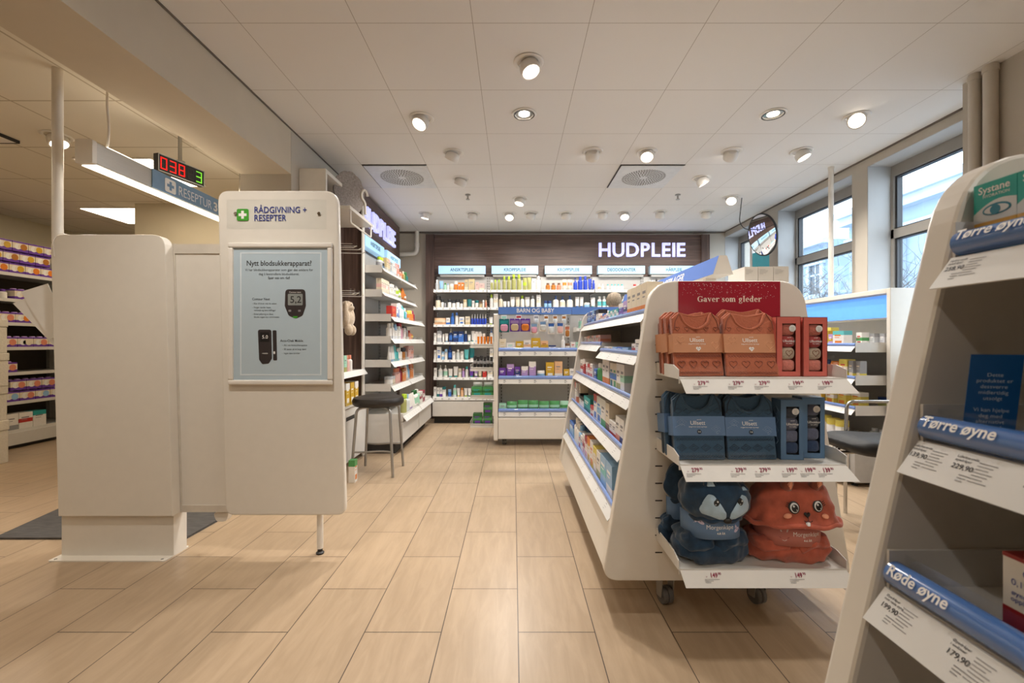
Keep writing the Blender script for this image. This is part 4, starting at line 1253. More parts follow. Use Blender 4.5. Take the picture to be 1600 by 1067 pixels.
# ---- toy cabinet in front of it
o = (-1.61, 3.95, 0)
t = thing('toy_cabinet', 'tall white-edged open cabinet with brown inside, beside the poster board', 'cabinet', o)
MB(o).box(-1.712, -1.50, 3.50, 3.53, 0, 2.52, WHITE).box(-1.53, -1.50, 3.53, 4.42, 2.49, 2.52, WHITE).box(-1.712, -1.53, 3.53, 4.42, 2.49, 2.52, WHITE).build('white_frame', t)
MB(o).box(-1.712, -1.70, 3.53, 4.395, 0.3, 2.49, WOODV).box(-1.70, -1.512, 4.385, 4.40, .3, 2.49, WOODV).build('brown_lining', t)
MB(o).box(-1.512, -1.50, 4.36, 4.42, 0, 2.49, WHITE).build('white_edge', t)
sh = MB(o).box(-1.70, -1.35, 3.62, 4.22, 2.235, 2.262, WHITE).build('shelf', t)
MB(o).tube(rpath([(-1.36, 3.66, 2.235), (-1.36, 3.66, 2.13), (-1.36, 4.18, 2.13), (-1.36, 4.18, 2.235)], .02), .008, WHITE, 8).build('hanging_rail', sh)
sh = MB(o).box(-1.70, -1.495, 3.60, 4.38, .845, .86, WHITE).build('shelf', t)
MB(o).prism([(-1.495, .865), (-1.49, .865), (-1.455, .815), (-1.46, .815)], 'xz', 3.6, 4.38, TICKET).build('price_strip', sh)
sh = MB(o).box(-1.70, -1.46, 3.60, 4.38, .545, .56, STEEL_W).box(-1.465, -1.46, 3.6, 4.38, .56, .60, CLEAR).build('shelf', t)
for i, (y, z) in enumerate(((4.0, 2.0), (4.12, 2.005), (4.24, 1.995), (3.95, 1.565), (4.05, 1.575), (4.18, 1.57))):
    h = MB(o).tube([(-1.70, y, z), (-1.46, y, z-.005), (-1.43, y, z+.01)], .004, WHITE, 6).tube([(-1.70, y, z+.035), (-1.47, y, z+.03)], .0025, WHITE, 6)
    ho = h.build('hook', t)
    MB(o).box(-1.47, -1.465, y-.018, y+.018, z+.0, z+.05, CLEAR).build('tag_pocket', ho)
b = MB(o).box(-1.70, -1.47, 3.64, 4.38, .06, .54, STEEL_W).build('drawer_box', t, bevel=.004)
MB(o).box(-1.472, -1.469, 3.85, 4.05, .43, .465, SLOT).build('handle_slot', b)
place('bottle', .05, .05, .15, 'pink', 'salmon', None, (-1.53, 4.02, .8605), pi/2, 4, 'on the toy cabinet shelf with the price strip', 'goods in the toy cabinet')
place('bottle', .05, .05, .15, 'white', 'salmon', None, (-1.53, 4.09, .8605), pi/2, 5, 'on the toy cabinet shelf with the price strip', 'goods in the toy cabinet')
for i in range(3):
    place('carton', .06, .05, .15, 'mint', 'olive', None, (-1.53, 3.78+.075*i, .8605), pi/2, i+1, 'on the toy cabinet shelf with the price strip', 'goods in the toy cabinet')
for i in range(3):
    place('carton', .085, .10, .2, 'gold', ('white', 'gold', 'white')[i], 'white', (-1.53, 3.92+.11*i, .5605), pi/2, i+1, 'on the toy cabinet shelf under the teddy', 'goods in the toy cabinet')
place('carton', .06, .05, .18, 'white', 'green', 'orange', (-1.30, 3.55, .0), pi/2, 1, 'on the floor between poster board and stool', 'goods in the toy cabinet')
# plush rabbit
PLUSH = M('plush_beige', 'CDB9A0', .9, nz=.08, ns=90, bump=.5, sheen=.4)
c = Vector((-1.515, 3.98, 1.335))
m = MB(tuple(c))
for q, r in (((0, 0, 0), (.058, .062, .078)), ((0, 0, .105), (.05, .055, .05)), ((.02, -.06, .02), (.025, .028, .065)), ((.02, .06, .02), (.025, .028, .065)), ((.03, -.035, -.085), (.034, .03, .045)), ((.03, .04, -.085), (.034, .03, .045)), ((.016, -.062, .075), (.018, .02, .078)), ((.016, .062, .075), (.018, .02, .078)), ((.045, 0, .095), (.02, .022, .018))):
    m.blob(tuple(c+Vector(q)*1.12), tuple(k*1.12 for k in r), PLUSH, 1, 16, 12)
tb = m.build('plush_rabbit')
rm = tb.modifiers.new('join', 'REMESH'); rm.mode = 'VOXEL'; rm.voxel_size = .007; rm.use_smooth_shade = True
sm_ = tb.modifiers.new('soft', 'SMOOTH'); sm_.factor = .6; sm_.iterations = 6
tag(tb, 'beige plush rabbit with hanging ears in the brown toy cabinet', 'soft toy')
ey = MB(tuple(c))
for s in (-1, 1):
    ey.blob((c.x+.053, c.y+s*.025, c.z+.134), (.005, .005, .005), BLACKP, 1, 8, 6)
ey.blob((c.x+.074, c.y, c.z+.112), (.004, .006, .004), BLACKP, 1, 8, 6)
ey.build('eyes', tb)
# sheep board
WOOL = M('printed_wool', '9C928B', .8, nz=.25, ns=70, bump=.2)
pts = []
cy_, cz_ = 3.90, 2.46
for i in range(11):
    for k in range(5):
        a = 2*pi*(i+k/5)/11
        rr = 1+.045*abs(math.sin(pi*k/5))
        pts.append((cy_+.145*rr*cos(a), cz_+.185*rr*sin(a)))
X = Matrix.Translation((-1.46, 3.9, 0)) @ Matrix.Rotation(radians(-38), 4, 'Z') @ Matrix.Translation((1.46, -3.9, 0))
m = MB((-1.46, 3.9, 2.262)).prism(pts, 'yz', -1.468, -1.452, WOOL, X)
sp = m.build('sheep_board')
tag(sp, 'grey woolly sheep-shaped display board standing on the toy cabinet shelf', 'display board')
hr = [(-1.448, 4.045+.028*cos(a)*(1+a*.05), 2.47+.05*sin(a)) for a in [i*.5 for i in range(0, 10)]]
hr += [(-1.448, 4.05, 2.40), (-1.448, 4.055, 2.30)]
MB((-1.46, 3.9, 2.262)).tube(hr, .012, WHITE, 8, X=X).build('horn', sp)
MB((-1.46, 3.9, 2.262)).box(-1.50, -1.42, 3.84, 3.96, 2.2625, 2.28, WOOL, X).build('stand', sp)

# ---- bar stool
LEATH = M('black_leatherette', '2A2522', .42, nz=.1, ns=40, bump=.1)
o = (-1.18, 3.83, 0)
t = thing('bar_stool', 'round black padded stool on four grey tube legs in front of the side shelves', 'stool', o)
m = MB(o).lathe([(.16, .583), (.20, .585), (.215, .60), (.218, .63), (.205, .652), (.17, .66), (.09, .657), (.001, .655)], LEATH, (o[0], o[1], 0), 36)
m.build('seat', t)
for sx in (-1, 1):
    for sy in (-1, 1):
        x, y = o[0]+sx*.172, o[1]+sy*.172
        MB(o).tube(rpath([(o[0]+sx*.05, o[1]+sy*.05, .572), (o[0]+sx*.14, o[1]+sy*.14, .572), (x, y, .03), (x+sx*.001, y+sy*.001, 0)], .05, 6), .0115, STEELG, 10).build('leg', t)
for sy in (-1, 1):
    a = [(o[0]+(-.165+.33*i/8), o[1]+sy*(.165-.02*sin(pi*i/8)), .21-.004*sin(pi*i/4)) for i in range(9)]
    MB(o).tube(a, .008, STEELG, 8).build('stretcher', t)
MB(o).lathe([(.12, .57), (.12, .583)], BLACKP, (o[0], o[1], 0), 20).build('seat_plate', t)

# ---- casters
def caster(parent, o, x, y, z1, r=.032, rot=0.):
    X = Matrix.Translation((x, y, 0)) @ Matrix.Rotation(rot, 4, 'Z')
    c = MB(o)
    c.box(-.03, .03, -.03, .03, z1-.006, z1, STEELG, X)
    c.prism(rpoly([(-.026, z1-.006), (.026, z1-.006), (.018, r*.9), (-.018, r*.9)], .006), 'yz', -.030, -.026, STEELG, X)
    c.prism(rpoly([(-.026, z1-.006), (.026, z1-.006), (.018, r*.9), (-.018, r*.9)], .006), 'yz', .026, .030, STEELG, X)
    c.box(-.03, .03, -.02, .026, z1-.012, z1-.004, STEELG, X)
    co = c.build('caster', parent)
    for s in (-1, 1):
        w = MB(o)
        Y = X @ Matrix.Translation((s*.0125, 0, r)) @ Matrix.Rotation(pi/2, 4, 'Y')
        w.lathe([(r*.55, -.011), (r*.9, -.011), (r, -.007), (r, .007), (r*.9, .011), (r*.55, .011)], RUBBER, seg=22, X=Y)
        w.lathe([(r*.5, -.009), (r*.5, .009)], STEELG, seg=14, X=Y)
        w.build('wheel', co)


# ---- BARN OG BABY gondola
o = (.58, 5.0, 0)
t = thing('display_gondola', 'white wheeled gondola of baby goods under a blue BARN OG BABY strip', 'display stand', o)
BX0, BX1 = -.167, 1.33
MB(o).prism(rpoly([(4.74, .06), (5.32, .06), (5.32, 1.44), (4.74, 1.44)], .02), 'yz', -.212, -.168, PANEL).build('end_panel', t)
MB(o).prism(rpoly([(4.74, .06), (5.32, .06), (5.32, 1.44), (4.74, 1.44)], .02), 'yz', BX1, BX1+.04, PANEL).build('end_panel', t)
m = MB(o).box(BX0, BX1, 5.06, 5.08, .3, 1.44, BACKP)
upright(m, BX0+.03, 5.06, .38, 1.43); upright(m, .635, 5.06, .38, 1.43); upright(m, BX1-.03, 5.06, .38, 1.43)
m.build('back_panel', t)
MB(o).box(BX0, BX1, 4.765, 5.3, .075, .31, PANEL).build('base', t)
MB(o).box(BX0+.003, BX1-.003, 4.75, 4.764, .08, .30, PANEL).build('base_front', t, bevel=.004)
hd = MB(o).box(BX0+.005, .63, 4.738, 4.76, 1.432, 1.511, BLUE).box(.634, BX1+.03, 4.738, 4.76, 1.432, 1.511, BLUE).box(.62, .66, 4.76, 5.3, 1.445, 1.47, WHITE).build('header_strip', t)
MB(o).text('BARN OG BABY', (.238, 4.7375, 1.452), .062, TXTW, bold=.014, sx=.92).build('lettering', hd)
zbb = (1.034, .73, .372)
for z in zbb:
    shelf_board(t, o, Matrix.Translation((BX0+.002, 4.775, z)), BX1-BX0-.004, .28, rail=.02, plate=.03, tick=.055, slope=.2, marks=9)
for x, y in ((-.1, 4.85), (1.2, 4.85), (-.1, 5.25), (1.2, 5.25)):
    caster(t, o, x, y, .075, .028)
TRZ = ((1.098, 5), (.84, 5), (.53, 6), (.213, 5))
for z, _ in TRZ:
    tr_ = MB(o).box(-.478, -.213, 4.86, 5.2, z-.004, z, STEEL_W).box(-.478, -.474, 4.86, 5.2, z, z+.04, STEEL_W).box(-.478, -.213, 4.86, 4.864, z-.032, z+.012, STEEL_W).box(-.478, -.213, 5.196, 5.2, z, z+.03, STEEL_W)
    tr_.build('end_tray', t)
hooks = MB(o)
HK = [(787.5, 497), (804, 497), (820.5, 497), (834.5, 503), (848.5, 500), (861.5, 503), (875.5, 503), (886.5, 508)]
Bb = 'from end-tray side, '


def babyrow(z, base, items, where):
    row_px(4.80, z+.0005, base, items, Bb+where+', baby gondola', 'goods on the baby gondola', .07)


babyrow(zbb[0], 547.8, [(K, 780, 790.6, 529, 'cream', 'cream', 'beige'), (K, 791.5, 804.5, 535, 'white', 'white', 'mint'), (K, 805.6, 818, 532.5, 'gold', 'gold'), (K, 818.4, 829.3, 531, 'white', 'peach'), (K, 830, 844.5, 527.5, 'gold', 'gold', 'white'), (K, 845.2, 856.6, 532, 'peach', 'gold', 'amber'), (K, 857.6, 868.8, 539, 'white', 'navy'), (J, 869.5, 876.5, 543, 'white', 'white'), (B_, 877.3, 883, 524, 'white', 'white'), (J, 883.4, 891, 536, 'white', 'brown', 'white'), (K, 891.8, 899.4, 534, 'white', 'white', 'red'), (K, 900, 905.4, 534, 'mint', 'white')], 'upper shelf')
babyrow(zbb[1], 591.5, [(K, 779.6, 790.4, 575, 'purple', 'purple'), (K, 791.8, 803.2, 569, 'purple', 'lilac'), (K, 804.2, 813.2, 573, 'purple', 'navy', 'silver'), (K, 814.6, 825.2, 572.5, 'lilac', 'white'), (K, 826.4, 837.6, 565, 'lilac', 'white'), (V, 839.5, 851.6, 579, 'white', 'light-blue'), (K, 853, 866, 566, 'gold', 'gold', 'white'), (K, 866.5, 879, 564.5, 'peach', 'white'), (K, 881, 889.6, 577, 'gold', 'gold'), (K, 890, 898.6, 576, 'white', 'peach')], 'middle shelf')
babyrow(zbb[2], 643, [(K, 780, 791, 631, 'mint', 'mint'), (V, 791.8, 808, 628, 'green', 'mint'), (V, 808.6, 825, 626, 'green', 'mint'), (V, 825.4, 841.6, 626.5, 'green', 'mint'), (V, 842, 858.4, 627.4, 'green', 'mint'), (V, 858.8, 875, 627, 'green', 'mint'), (V, 875.4, 891.5, 627, 'mint', 'green')], 'lowest shelf')
GB = [(780, 795.6, 498, 519, 'dark-teal', 'teal', 'rose'), (796.4, 812.2, 497.5, 518, 'purple', 'lilac', 'beige'), (812.8, 828.6, 497.5, 518, 'purple', 'lilac', 'orange'), (829, 840.6, 503, 521.4, 'clear', 'light-blue', 'rose'), (843, 854, 500, 517.4, 'white', 'light-blue', 'clear'), (856, 867, 502.6, 522, 'white', 'blue', 'clear'), (870, 881, 502, 521.4, 'white', 'blue', 'pink'), (882.6, 890.8, 507.6, 527, 'white', 'salmon', 'amber')]
for i, (a, b, t0, b0, c1, c2, c3) in enumerate(GB):
    Y = 4.85
    w = (b-a)*Y/F
    h = (b0-t0)*Y/F
    x, z = ((a+b)/2-CX)*Y/F, EYE-(b0-CY)*Y/F
    place('blister', w, .04, h, c1, c2, c3, (x, Y, z), 0, i+1, 'peg hook from end-tray side, baby gondola', 'hanging baby packs')
    hooks.tube([(x, 5.06, z+h-.012), (x, 4.82, z+h-.012), (x, 4.81, z+h)], .0025, STEEL_W, 6)
for i, (a, b, t0, b0, c1, c2, c3) in enumerate([(783, 792, 492, 499.6, 'white', 'mint', 'clear'), (806, 815, 491.6, 498, 'white', 'red', 'clear'), (834, 842, 492, 499, 'white', 'grey', 'clear'), (850, 857, 492, 500, 'white', 'amber', 'clear'), (864, 871, 492, 500, 'white', 'amber', 'clear'), (878, 885, 492, 500, 'white', 'amber', 'clear')]):
    Y = 4.93
    w = (b-a)*Y/F
    h = (b0-t0)*Y/F+.05
    x, z = ((a+b)/2-CX)*Y/F, EYE-(b0-CY)*Y/F-.05
    place('blister', w, .03, h, c1, c2, c3, (x, Y, z), 0, i+1, 'in the rear peg row, baby gondola', 'hanging baby packs')
    hooks.tube([(x, 5.06, z+h-.01), (x, 4.90, z+h-.01)], .0025, STEEL_W, 6)
hooks.build('peg_hooks', t)
sb = shelf_board(t, o, Matrix.Translation(((900-CX)*4.8/F, 4.78, EYE-(513-CY)*4.8/F)), .5, .27, plate=.03, tick=.03, slope=.2)
place('bottle', .04, .04, .11, 'mint', 'white', 'mint', ((907-CX)*4.82/F, 4.84, EYE-(513-CY)*4.8/F+.0005), 0, 1, 'on the short top shelf of the baby gondola', 'goods on the baby gondola')
# goods on its end trays
G2 = 'goods on the end trays of the baby gondola'
for i in range(5):
    place('tube', .026, .02, .095, 'orange', 'amber', None, (-.45+.036*i+.06, 4.89, 1.0985), .12*(-1)**i, i+1, 'in front, top end tray, baby gondola', G2)
for i in range(4):
    place('tube', .028, .02, .13, 'white', 'light-blue', None, (-.44+.036*i, 4.96, 1.0985), 0, i+1, 'behind the orange tubes on the top end tray', G2)
for i in range(6):
    place('pouch', .034, .03, .135-.01*(i % 2), 'black', 'grey', None, (-.43+.037*i, 4.90+.006*(i % 2), .8405), .1*(-1)**i, i+1, 'on the second end tray of the baby gondola', G2)
for i in range(2):
    place('carton', .118, .10, .10, 'green', 'dark-green', 'teal', (-.405+.122*i, 4.93, .5305), 0, i+1, 'on the third end tray of the baby gondola', G2)
    place('pouch', .10, .05, .05, 'clear', 'silver', None, (-.40+.12*i, 4.94, .631), 0, i+1, 'lying on the green cartons of the third end tray', G2)
    place('carton', .10, .10, .118, 'dark-green', 'green', 'purple', (-.40+.112*i, 4.94, .2135), 0, i+1, 'low on the bottom end tray of the baby gondola', G2)
place('carton', .10, .10, .118, 'dark-green', 'green', 'purple', (-.285, 4.945, .332), 0, 1, 'stacked on top on the bottom end tray', G2)


# ---- the wheeled gondolas with slanted ends
def gondola(name, label, xp, slope, zb, xc, zt, Ynear, Yfar, shelves, thick, near=True, far=True, o=None, zref=.22, xr=.03):
    """ends are trapezoids; xp = edge of the end panel at height zref; shelves: (z, ya, yb) with their rails following the slope"""
    o = o or (xc, (Ynear+Yfar)/2, 0)
    t = thing(name, label, 'display stand', o)

    def xe(z):
        return xp+slope*(z-zref)
    pl = rpoly([(xe(zb), zb), (2*xc-xe(zb), zb), (2*xc-xe(zt), zt), (xe(zt), zt)], [.06, .06, .12, .12], 8)
    if near:
        MB(o).prism(pl, 'xz', Ynear, Ynear+thick, PANEL).build('end_panel', t, bevel=.006)
    if far:
        MB(o).prism(pl, 'xz', Yfar-thick, Yfar, PANEL).build('end_panel', t, bevel=.006)
    ya, yb = Ynear+(thick if near else 0), Yfar-(thick if far else 0)
    MB(o).box(xc-.02, xc+.02, ya, yb, zb+.1, zt-.02, BACKP).build('core_panel', t)
    b = MB(o)
    for s in (0, 1):
        p = [(xe(zb)+.02, zb+.02), (xe(.40)+.022, .385), (xc, .385), (xc, zb+.02)]
        if s:
            p = [(2*xc-u, w) for u, w in p][::-1]
        b.prism(p, 'xz', ya, yb, PANEL)
    b.build('base', t)
    for z, y0, y1 in shelves:
        xs = xe(z)+xr
        shelf_board(t, o, Matrix.Translation((xs, y1, z)) @ Matrix.Rotation(-pi/2, 4, 'Z'), y1-y0, xc-.02-xs, rail=.0125, plate=.03, tick=.05, slope=.62, marks=max(2, int((y1-y0)/.2)))
        if y0 < ya+.01 or True:
            m = MB(o).box(xc+.02, 2*xc-xs, y0, y1, z-.018, z, STEEL_W)
            m.build('rear_shelf', t)
    return t, xe


GLB = 'white wheeled gondola with slanted rounded ends, '
CGY0, CGY1 = 1.80, 3.56
csh = [(1.258, 1.845, 3.515), (1.075, 1.845, 2.70), (1.113, 2.71, 3.515), (.885, 1.845, 3.515), (.665, 1.845, 3.515), (.416, 1.845, 3.515)]
cg, cxe = gondola('display_gondola', GLB+'with the red Gaver som gleder end', .376, .167, .15, .88, 1.385, CGY0, CGY1, csh, .045, xr=.022)
o = tuple(cg.location)
for x, y in ((.66, 1.905), (1.06, 1.905), (.66, 3.45), (1.06, 3.45)):
    caster(cg, o, x, y, .15, .036, .25)
# MAGEPLAGER header
hp = [(.858, 1.424), (.944, 1.424), (.918, 1.505), (.884, 1.505)]
hd = MB(o).prism(hp, 'xz', 1.88, 3.47, WHITE).box(.878, .925, 2.0, 2.03, 1.36, 1.43, WHITE).box(.878, .925, 3.3, 3.33, 1.36, 1.43, WHITE).build('header_board', cg)
nv = Vector((-.081, 0, .026)).normalized()
q = [Vector((.858, 0, 1.425))+nv*.0006, Vector((.884, 0, 1.505))+nv*.0006]
mq = MB(o)
mq.add([(q[0].x, 1.88, q[0].z), (q[0].x, 3.47, q[0].z), (q[1].x, 3.47, q[1].z), (q[1].x, 1.88, q[1].z)], [(0, 1, 2, 3)], BLUEH)
mf = mq.build('header_face', hd)
upv = (q[1]-q[0]).normalized()
MB(o).text('MAGEPLAGER', tuple(q[0]+upv*.02+nv*.0006+Vector((0, 2.42, 0))), .062, TXTW, (0, -1, 0), tuple(upv), bold=.012, ext=.0004).build('lettering', mf)
# red poster and slots on the end panel
REDP = M('red_poster', 'A02535', .25, nz=.08, ns=4, coat=.3)
a = at(1060, 497, 1.797); b = at(1219, 440, 1.797)
po = MB(o).box(a[0], b[0], 1.7965, 1.7995, a[2]-.17, b[2]+.001, REDP).build('red_poster', cg)
dots = MB(o)
rs = random.Random(3)
for i in range(150):
    u = rs.uniform(.012, b[0]-a[0]-.012)
    w = .062*rs.random()**1.7
    r = rs.uniform(.0005, .0012)
    dots.lathe([(r, 0), (r, .0005)], TXTW, seg=6, X=Matrix.Translation((a[0]+u, 1.7962, b[2]-.008-w)) @ Matrix.Rotation(pi/2, 4, 'X'))
dots.build('snow_dots', po)


def serif(mb, s, c, h, m, y):
    """lettering with thick and thin strokes and small slab serifs; h = x-height, plane y, centred on c"""
    T, t = .30, .10      # stroke weights in x-heights

    def ring(cx_, cz_, rx, rz, a0=0., a1=360., tx=T, tz=t):
        n = max(6, int(abs(a1-a0)/15))
        o_ = []; i_ = []
        for k in range(n+1):
            a = radians(a0+(a1-a0)*k/n)
            o_.append((cx_+rx*cos(a), cz_+rz*sin(a))); i_.append((cx_+(rx-tx)*cos(a), cz_+(rz-tz)*sin(a)))
        return [[o_[k], o_[k+1], i_[k+1], i_[k]] for k in range(n)]

    def R(x0, x1, z0, z1):
        return [[(x0, z0), (x1, z0), (x1, z1), (x0, z1)]]

    def stem(x, z0, z1, foot=True, head=True):
        q = R(x, x+T, z0, z1)
        if foot: q += R(x-.12, x+T+.12, z0, z0+.07)
        if head: q += [[(x-.16, z1-.10), (x+.02, z1-.10), (x+.02, z1), (x-.02, z1)]]
        return q
    G = {
        'G': (1.36, ring(.70, .70, .70, .72, 48, 332, .32, .09)+R(1.0, 1.28, .06, .62)+R(.80, 1.42, .58, .66)+R(1.16, 1.24, 1.0, 1.40)),
        'a': (.92, ring(.42, .30, .40, .31)+R(.56, .84, .0, .66)+ring(.44, .62, .40, .39, 0, 165, .28, .11)+R(.80, .94, 0, .08)),
        'v': (.98, [[(.0, 1), (.32, 1), (.66, .16), (.50, 0)], [(.42, 0), (.56, 0), (.90, 1), (.78, 1)]]+R(-.08, .42, .93, 1)+R(.64, 1.02, .93, 1)),
        'e': (.90, ring(.45, .5, .45, .51, 0, 318, T, .09)+R(.22, .88, .50, .58)),
        'r': (.74, stem(.06, 0, 1)+ring(.60, .72, .26, .29, 20, 165, .12, .16)+[[(.62, .74), (.78, .74), (.78, .92), (.62, .92)]]),
        's': (.74, ring(.36, .72, .32, .29, 30, 230, .17, .10)+ring(.36, .28, .34, .29, -150, 50, .17, .10)+[[(.10, .62), (.30, .76), (.64, .40), (.44, .26)]]+R(.58, .65, .66, .94)+R(.04, .11, .05, .34)),
        'o': (.98, ring(.49, .5, .47, .51)),
        'm': (1.56, stem(.04, 0, 1)+ring(.44, .62, .36, .39, 0, 150, .28, .12)+R(.52, .80, 0, .64)+ring(1.0, .62, .36, .39, 0, 150, .28, .12)+R(1.08, 1.36, 0, .64)+R(.44, .88, 0, .07)+R(1.0, 1.48, 0, .07)),
        'g': (.92, ring(.40, .62, .38, .38, 0, 360, .26, .09)+R(.62, .92, .86, .96)+[[(.12, .30), (.30, .30), (.36, .10), (.10, .10)]]+ring(.42, -.16, .42, .28, 0, 360, .14, .10)),
        'l': (.52, stem(.10, 0, 1.52)),
        'd': (1.02, ring(.44, .5, .44, .51)+R(.58, .86, 0, 1.52)+[[(.42, 1.42), (.60, 1.42), (.60, 1.52), (.56, 1.52)]]+R(.84, 1.0, 0, .08)),
        ' ': (.46, [])}
    adv = [G[ch][0]+.13 for ch in s]
    x = -sum(adv)/2
    for ch, ad in zip(s, adv):
        for k, q in enumerate(G[ch][1]):
            yy = y-.00002*k
            p = [(c[0]+(x+u)*h, yy, c[2]+w*h) for u, w in q]
            mb.add(p, [list(range(len(p)))], m)
        x += ad


tx = MB(o)
serif(tx, 'Gaver som gleder', at(1140, 471.5, 1.796), .0163, M('cream_letter', 'F6E3D3', .5), 1.7960)
tx.build('lettering', po)
sl = MB(o)
for i in range(13):
    z = EYE-(539+27.0*i-CY)*1.8/F
    if z < .26:
        break
    for x in (.583, 1.155):
        sl.prism(rpoly([(x, z-.0025), (x+.03, z-.0025), (x+.03, z+.0025), (x, z+.0025)], .0022, 3), 'xz', 1.7990, 1.7998, SLOT)
sl.build('slot_row', cg)
# trays on the end
PRC = [(1.005, [(1098, '279'), (1153, '279'), (1194, '279'), (1247, '199'), (1293, '199')]), (.697, [(1088, '279'), (1157, '279'), (1195, '279'), (1237, '199'), (1266, '199'), (1294, '139')]), (.325, [(1117, '149'), (1250, '149')])]
TX0, TX1 = .588, 1.19
TYF = 1.56
for z, pr in PRC:
    tr_ = MB(o).box(TX0+.003, TX1-.003, TYF+.004, 1.795, z-.004, z, STEEL_W)
    for x in (TX0, TX1-.003):
        tr_.prism([(TYF, z-.004), (1.7985, z-.004), (1.7985, z+.045), (TYF+.05, z+.045), (TYF, z+.03)], 'yz', x, x+.003, STEEL_W)
    tr_.box(TX0+.003, TX1-.003, 1.795, 1.7985, z-.004, z+.045, STEEL_W).box(TX0+.003, TX1-.003, TYF, TYF+.004, z-.02, z, STEEL_W)
    to = tr_.build('display_tray', cg)
    MB(o).box(TX0+.004, TX1-.004, TYF+.001, TYF+.0035, z, z+.042, CLEAR).build('clear_lip', to)
    st = MB(o)
    q = [(TX0+.006, TYF-.002, z-.004), (TX1-.004, TYF-.002, z-.004), (TX1+.022, TYF-.030, z-.052), (TX0+.016, TYF-.030, z-.052)]
    n3 = (Vector(q[1])-Vector(q[0])).cross(Vector(q[3])-Vector(q[0])).normalized()
    st.add(q+[tuple(Vector(p)-n3*-.0015) for p in q], [(0, 3, 2, 1), (4, 5, 6, 7), (0, 1, 5, 4), (2, 3, 7, 6), (1, 2, 6, 5), (3, 0, 4, 7)], TICKET)
    so = st.build('price_strip', to)
    up = (Vector(q[0])-Vector((q[0][0], q[3][1], q[3][2]))).normalized()
    for px, s in pr:
        tx = MB(o)
        x = (px-CX)*1.54/F
        p = Vector((x, TYF-.0022, z-.0045))-up*.022
        tx.text(s, tuple(p), .021, REDINK, (1, 0, 0), tuple(up), bold=.02, ext=.0022, sx=.86)
        tx.text('90', tuple(p+Vector((.021, 0, 0))+up*.008), .011, REDINK, (1, 0, 0), tuple(up), bold=.02, ext=.0022)
        tx.text('kr', tuple(p+Vector((-.026, 0, 0))), .007, REDINK, (1, 0, 0), tuple(up), ext=.0022)
        for k, ww in enumerate((.052, .03, .02)):
            b0 = p-up*(.006+.005*k)+Vector((-.034, -.0018, 0))
            tx.add([tuple(b0), tuple(b0+Vector((ww, 0, 0))), tuple(b0+Vector((ww, 0, 0))+up*.0016), tuple(b0+up*.0016)], [(0, 1, 2, 3)], GREYINK)
        tx.build('price_print', so)

# goods on the aisle side of the gondola, from the far end to the gift end
G3 = 'goods on the aisle side of the central gondola'


def aisle(z, items, nm, ystart=3.49):
    xs = cxe(z)+.022+.012
    y = ystart
    i = 0
    for it in items:
        if it[0] is None:
            y -= it[1]; continue
        kind, w, h, c1 = it[:4]
        c2 = it[4] if len(it) > 4 else 'white'
        c3 = it[5] if len(it) > 5 else None
        dp = it[6] if len(it) > 6 else None
        d = dp or (min(w*1.2, .07) if kind in ('carton', 'pouch') else w)
        i += 1
        place(kind, w*.96, d, h, c1, c2, c3, (xs+d/2+.004, y-w/2, z+.0005), -pi/2, i, 'from far end, %s, gift gondola' % nm, G3)
        y -= w


aisle(1.258, [(K, .06, .10, 'navy', 'blue'), (K, .06, .105, 'blue', 'light-blue'), (K, .06, .10, 'navy', 'blue'), (K, .06, .10, 'blue', 'light-blue'), (K, .06, .11, 'light-blue', 'navy'), (K, .06, .10, 'navy', 'blue'), (N_, .02), (K, .05, .10, 'white', 'black'), (K, .05, .10, 'white', 'black'), (K, .06, .05, 'pink', 'white'), (K, .06, .05, 'white', 'salmon'), (K, .06, .06, 'pink', 'blue'), (K, .06, .05, 'white', 'pink'), (K, .07, .055, 'white', 'purple'), (K, .05, .065, 'teal', 'white'), (K, .05, .06, 'white', 'turquoise'), (K, .05, .065, 'teal', 'white'), (K, .05, .06, 'white', 'turquoise'), (K, .05, .065, 'teal', 'white'), (N_, .01), (K, .10, .085, 'purple', 'white', 'light-blue'), (K, .08, .09, 'lilac', 'navy'), (K, .085, .14, 'cream', 'orange'), (K, .085, .14, 'cream', 'orange'), (K, .085, .14, 'cream', 'orange'), (K, .085, .14, 'cream', 'orange')], 'top shelf')
aisle(1.113, [(K, .1, .06, 'white', 'blue'), (K, .08, .06, 'pink', 'navy'), (K, .08, .065, 'salmon', 'white'), (K, .08, .065, 'brown', 'cream'), (K, .08, .065, 'cream', 'pink'), (K, .08, .065, 'pink', 'silver'), (K, .08, .065, 'cream', 'salmon'), (K, .08, .065, 'pink', 'salmon')], 'raised second shelf')
aisle(1.075, [(K, .11, .03, 'cream', 'white'), (K, .11, .032, 'cream', 'white'), (K, .10, .03, 'light-blue', 'white'), (K, .12, .032, 'light-blue', 'blue'), (K, .12, .03, 'light-blue', 'white'), (N_, .06), (K, .06, .05, 'white', 'red'), (K, .08, .07, 'white', 'cream'), (K, .06, .15, 'cream', 'white', 'black')], 'lowered second shelf', 2.68)
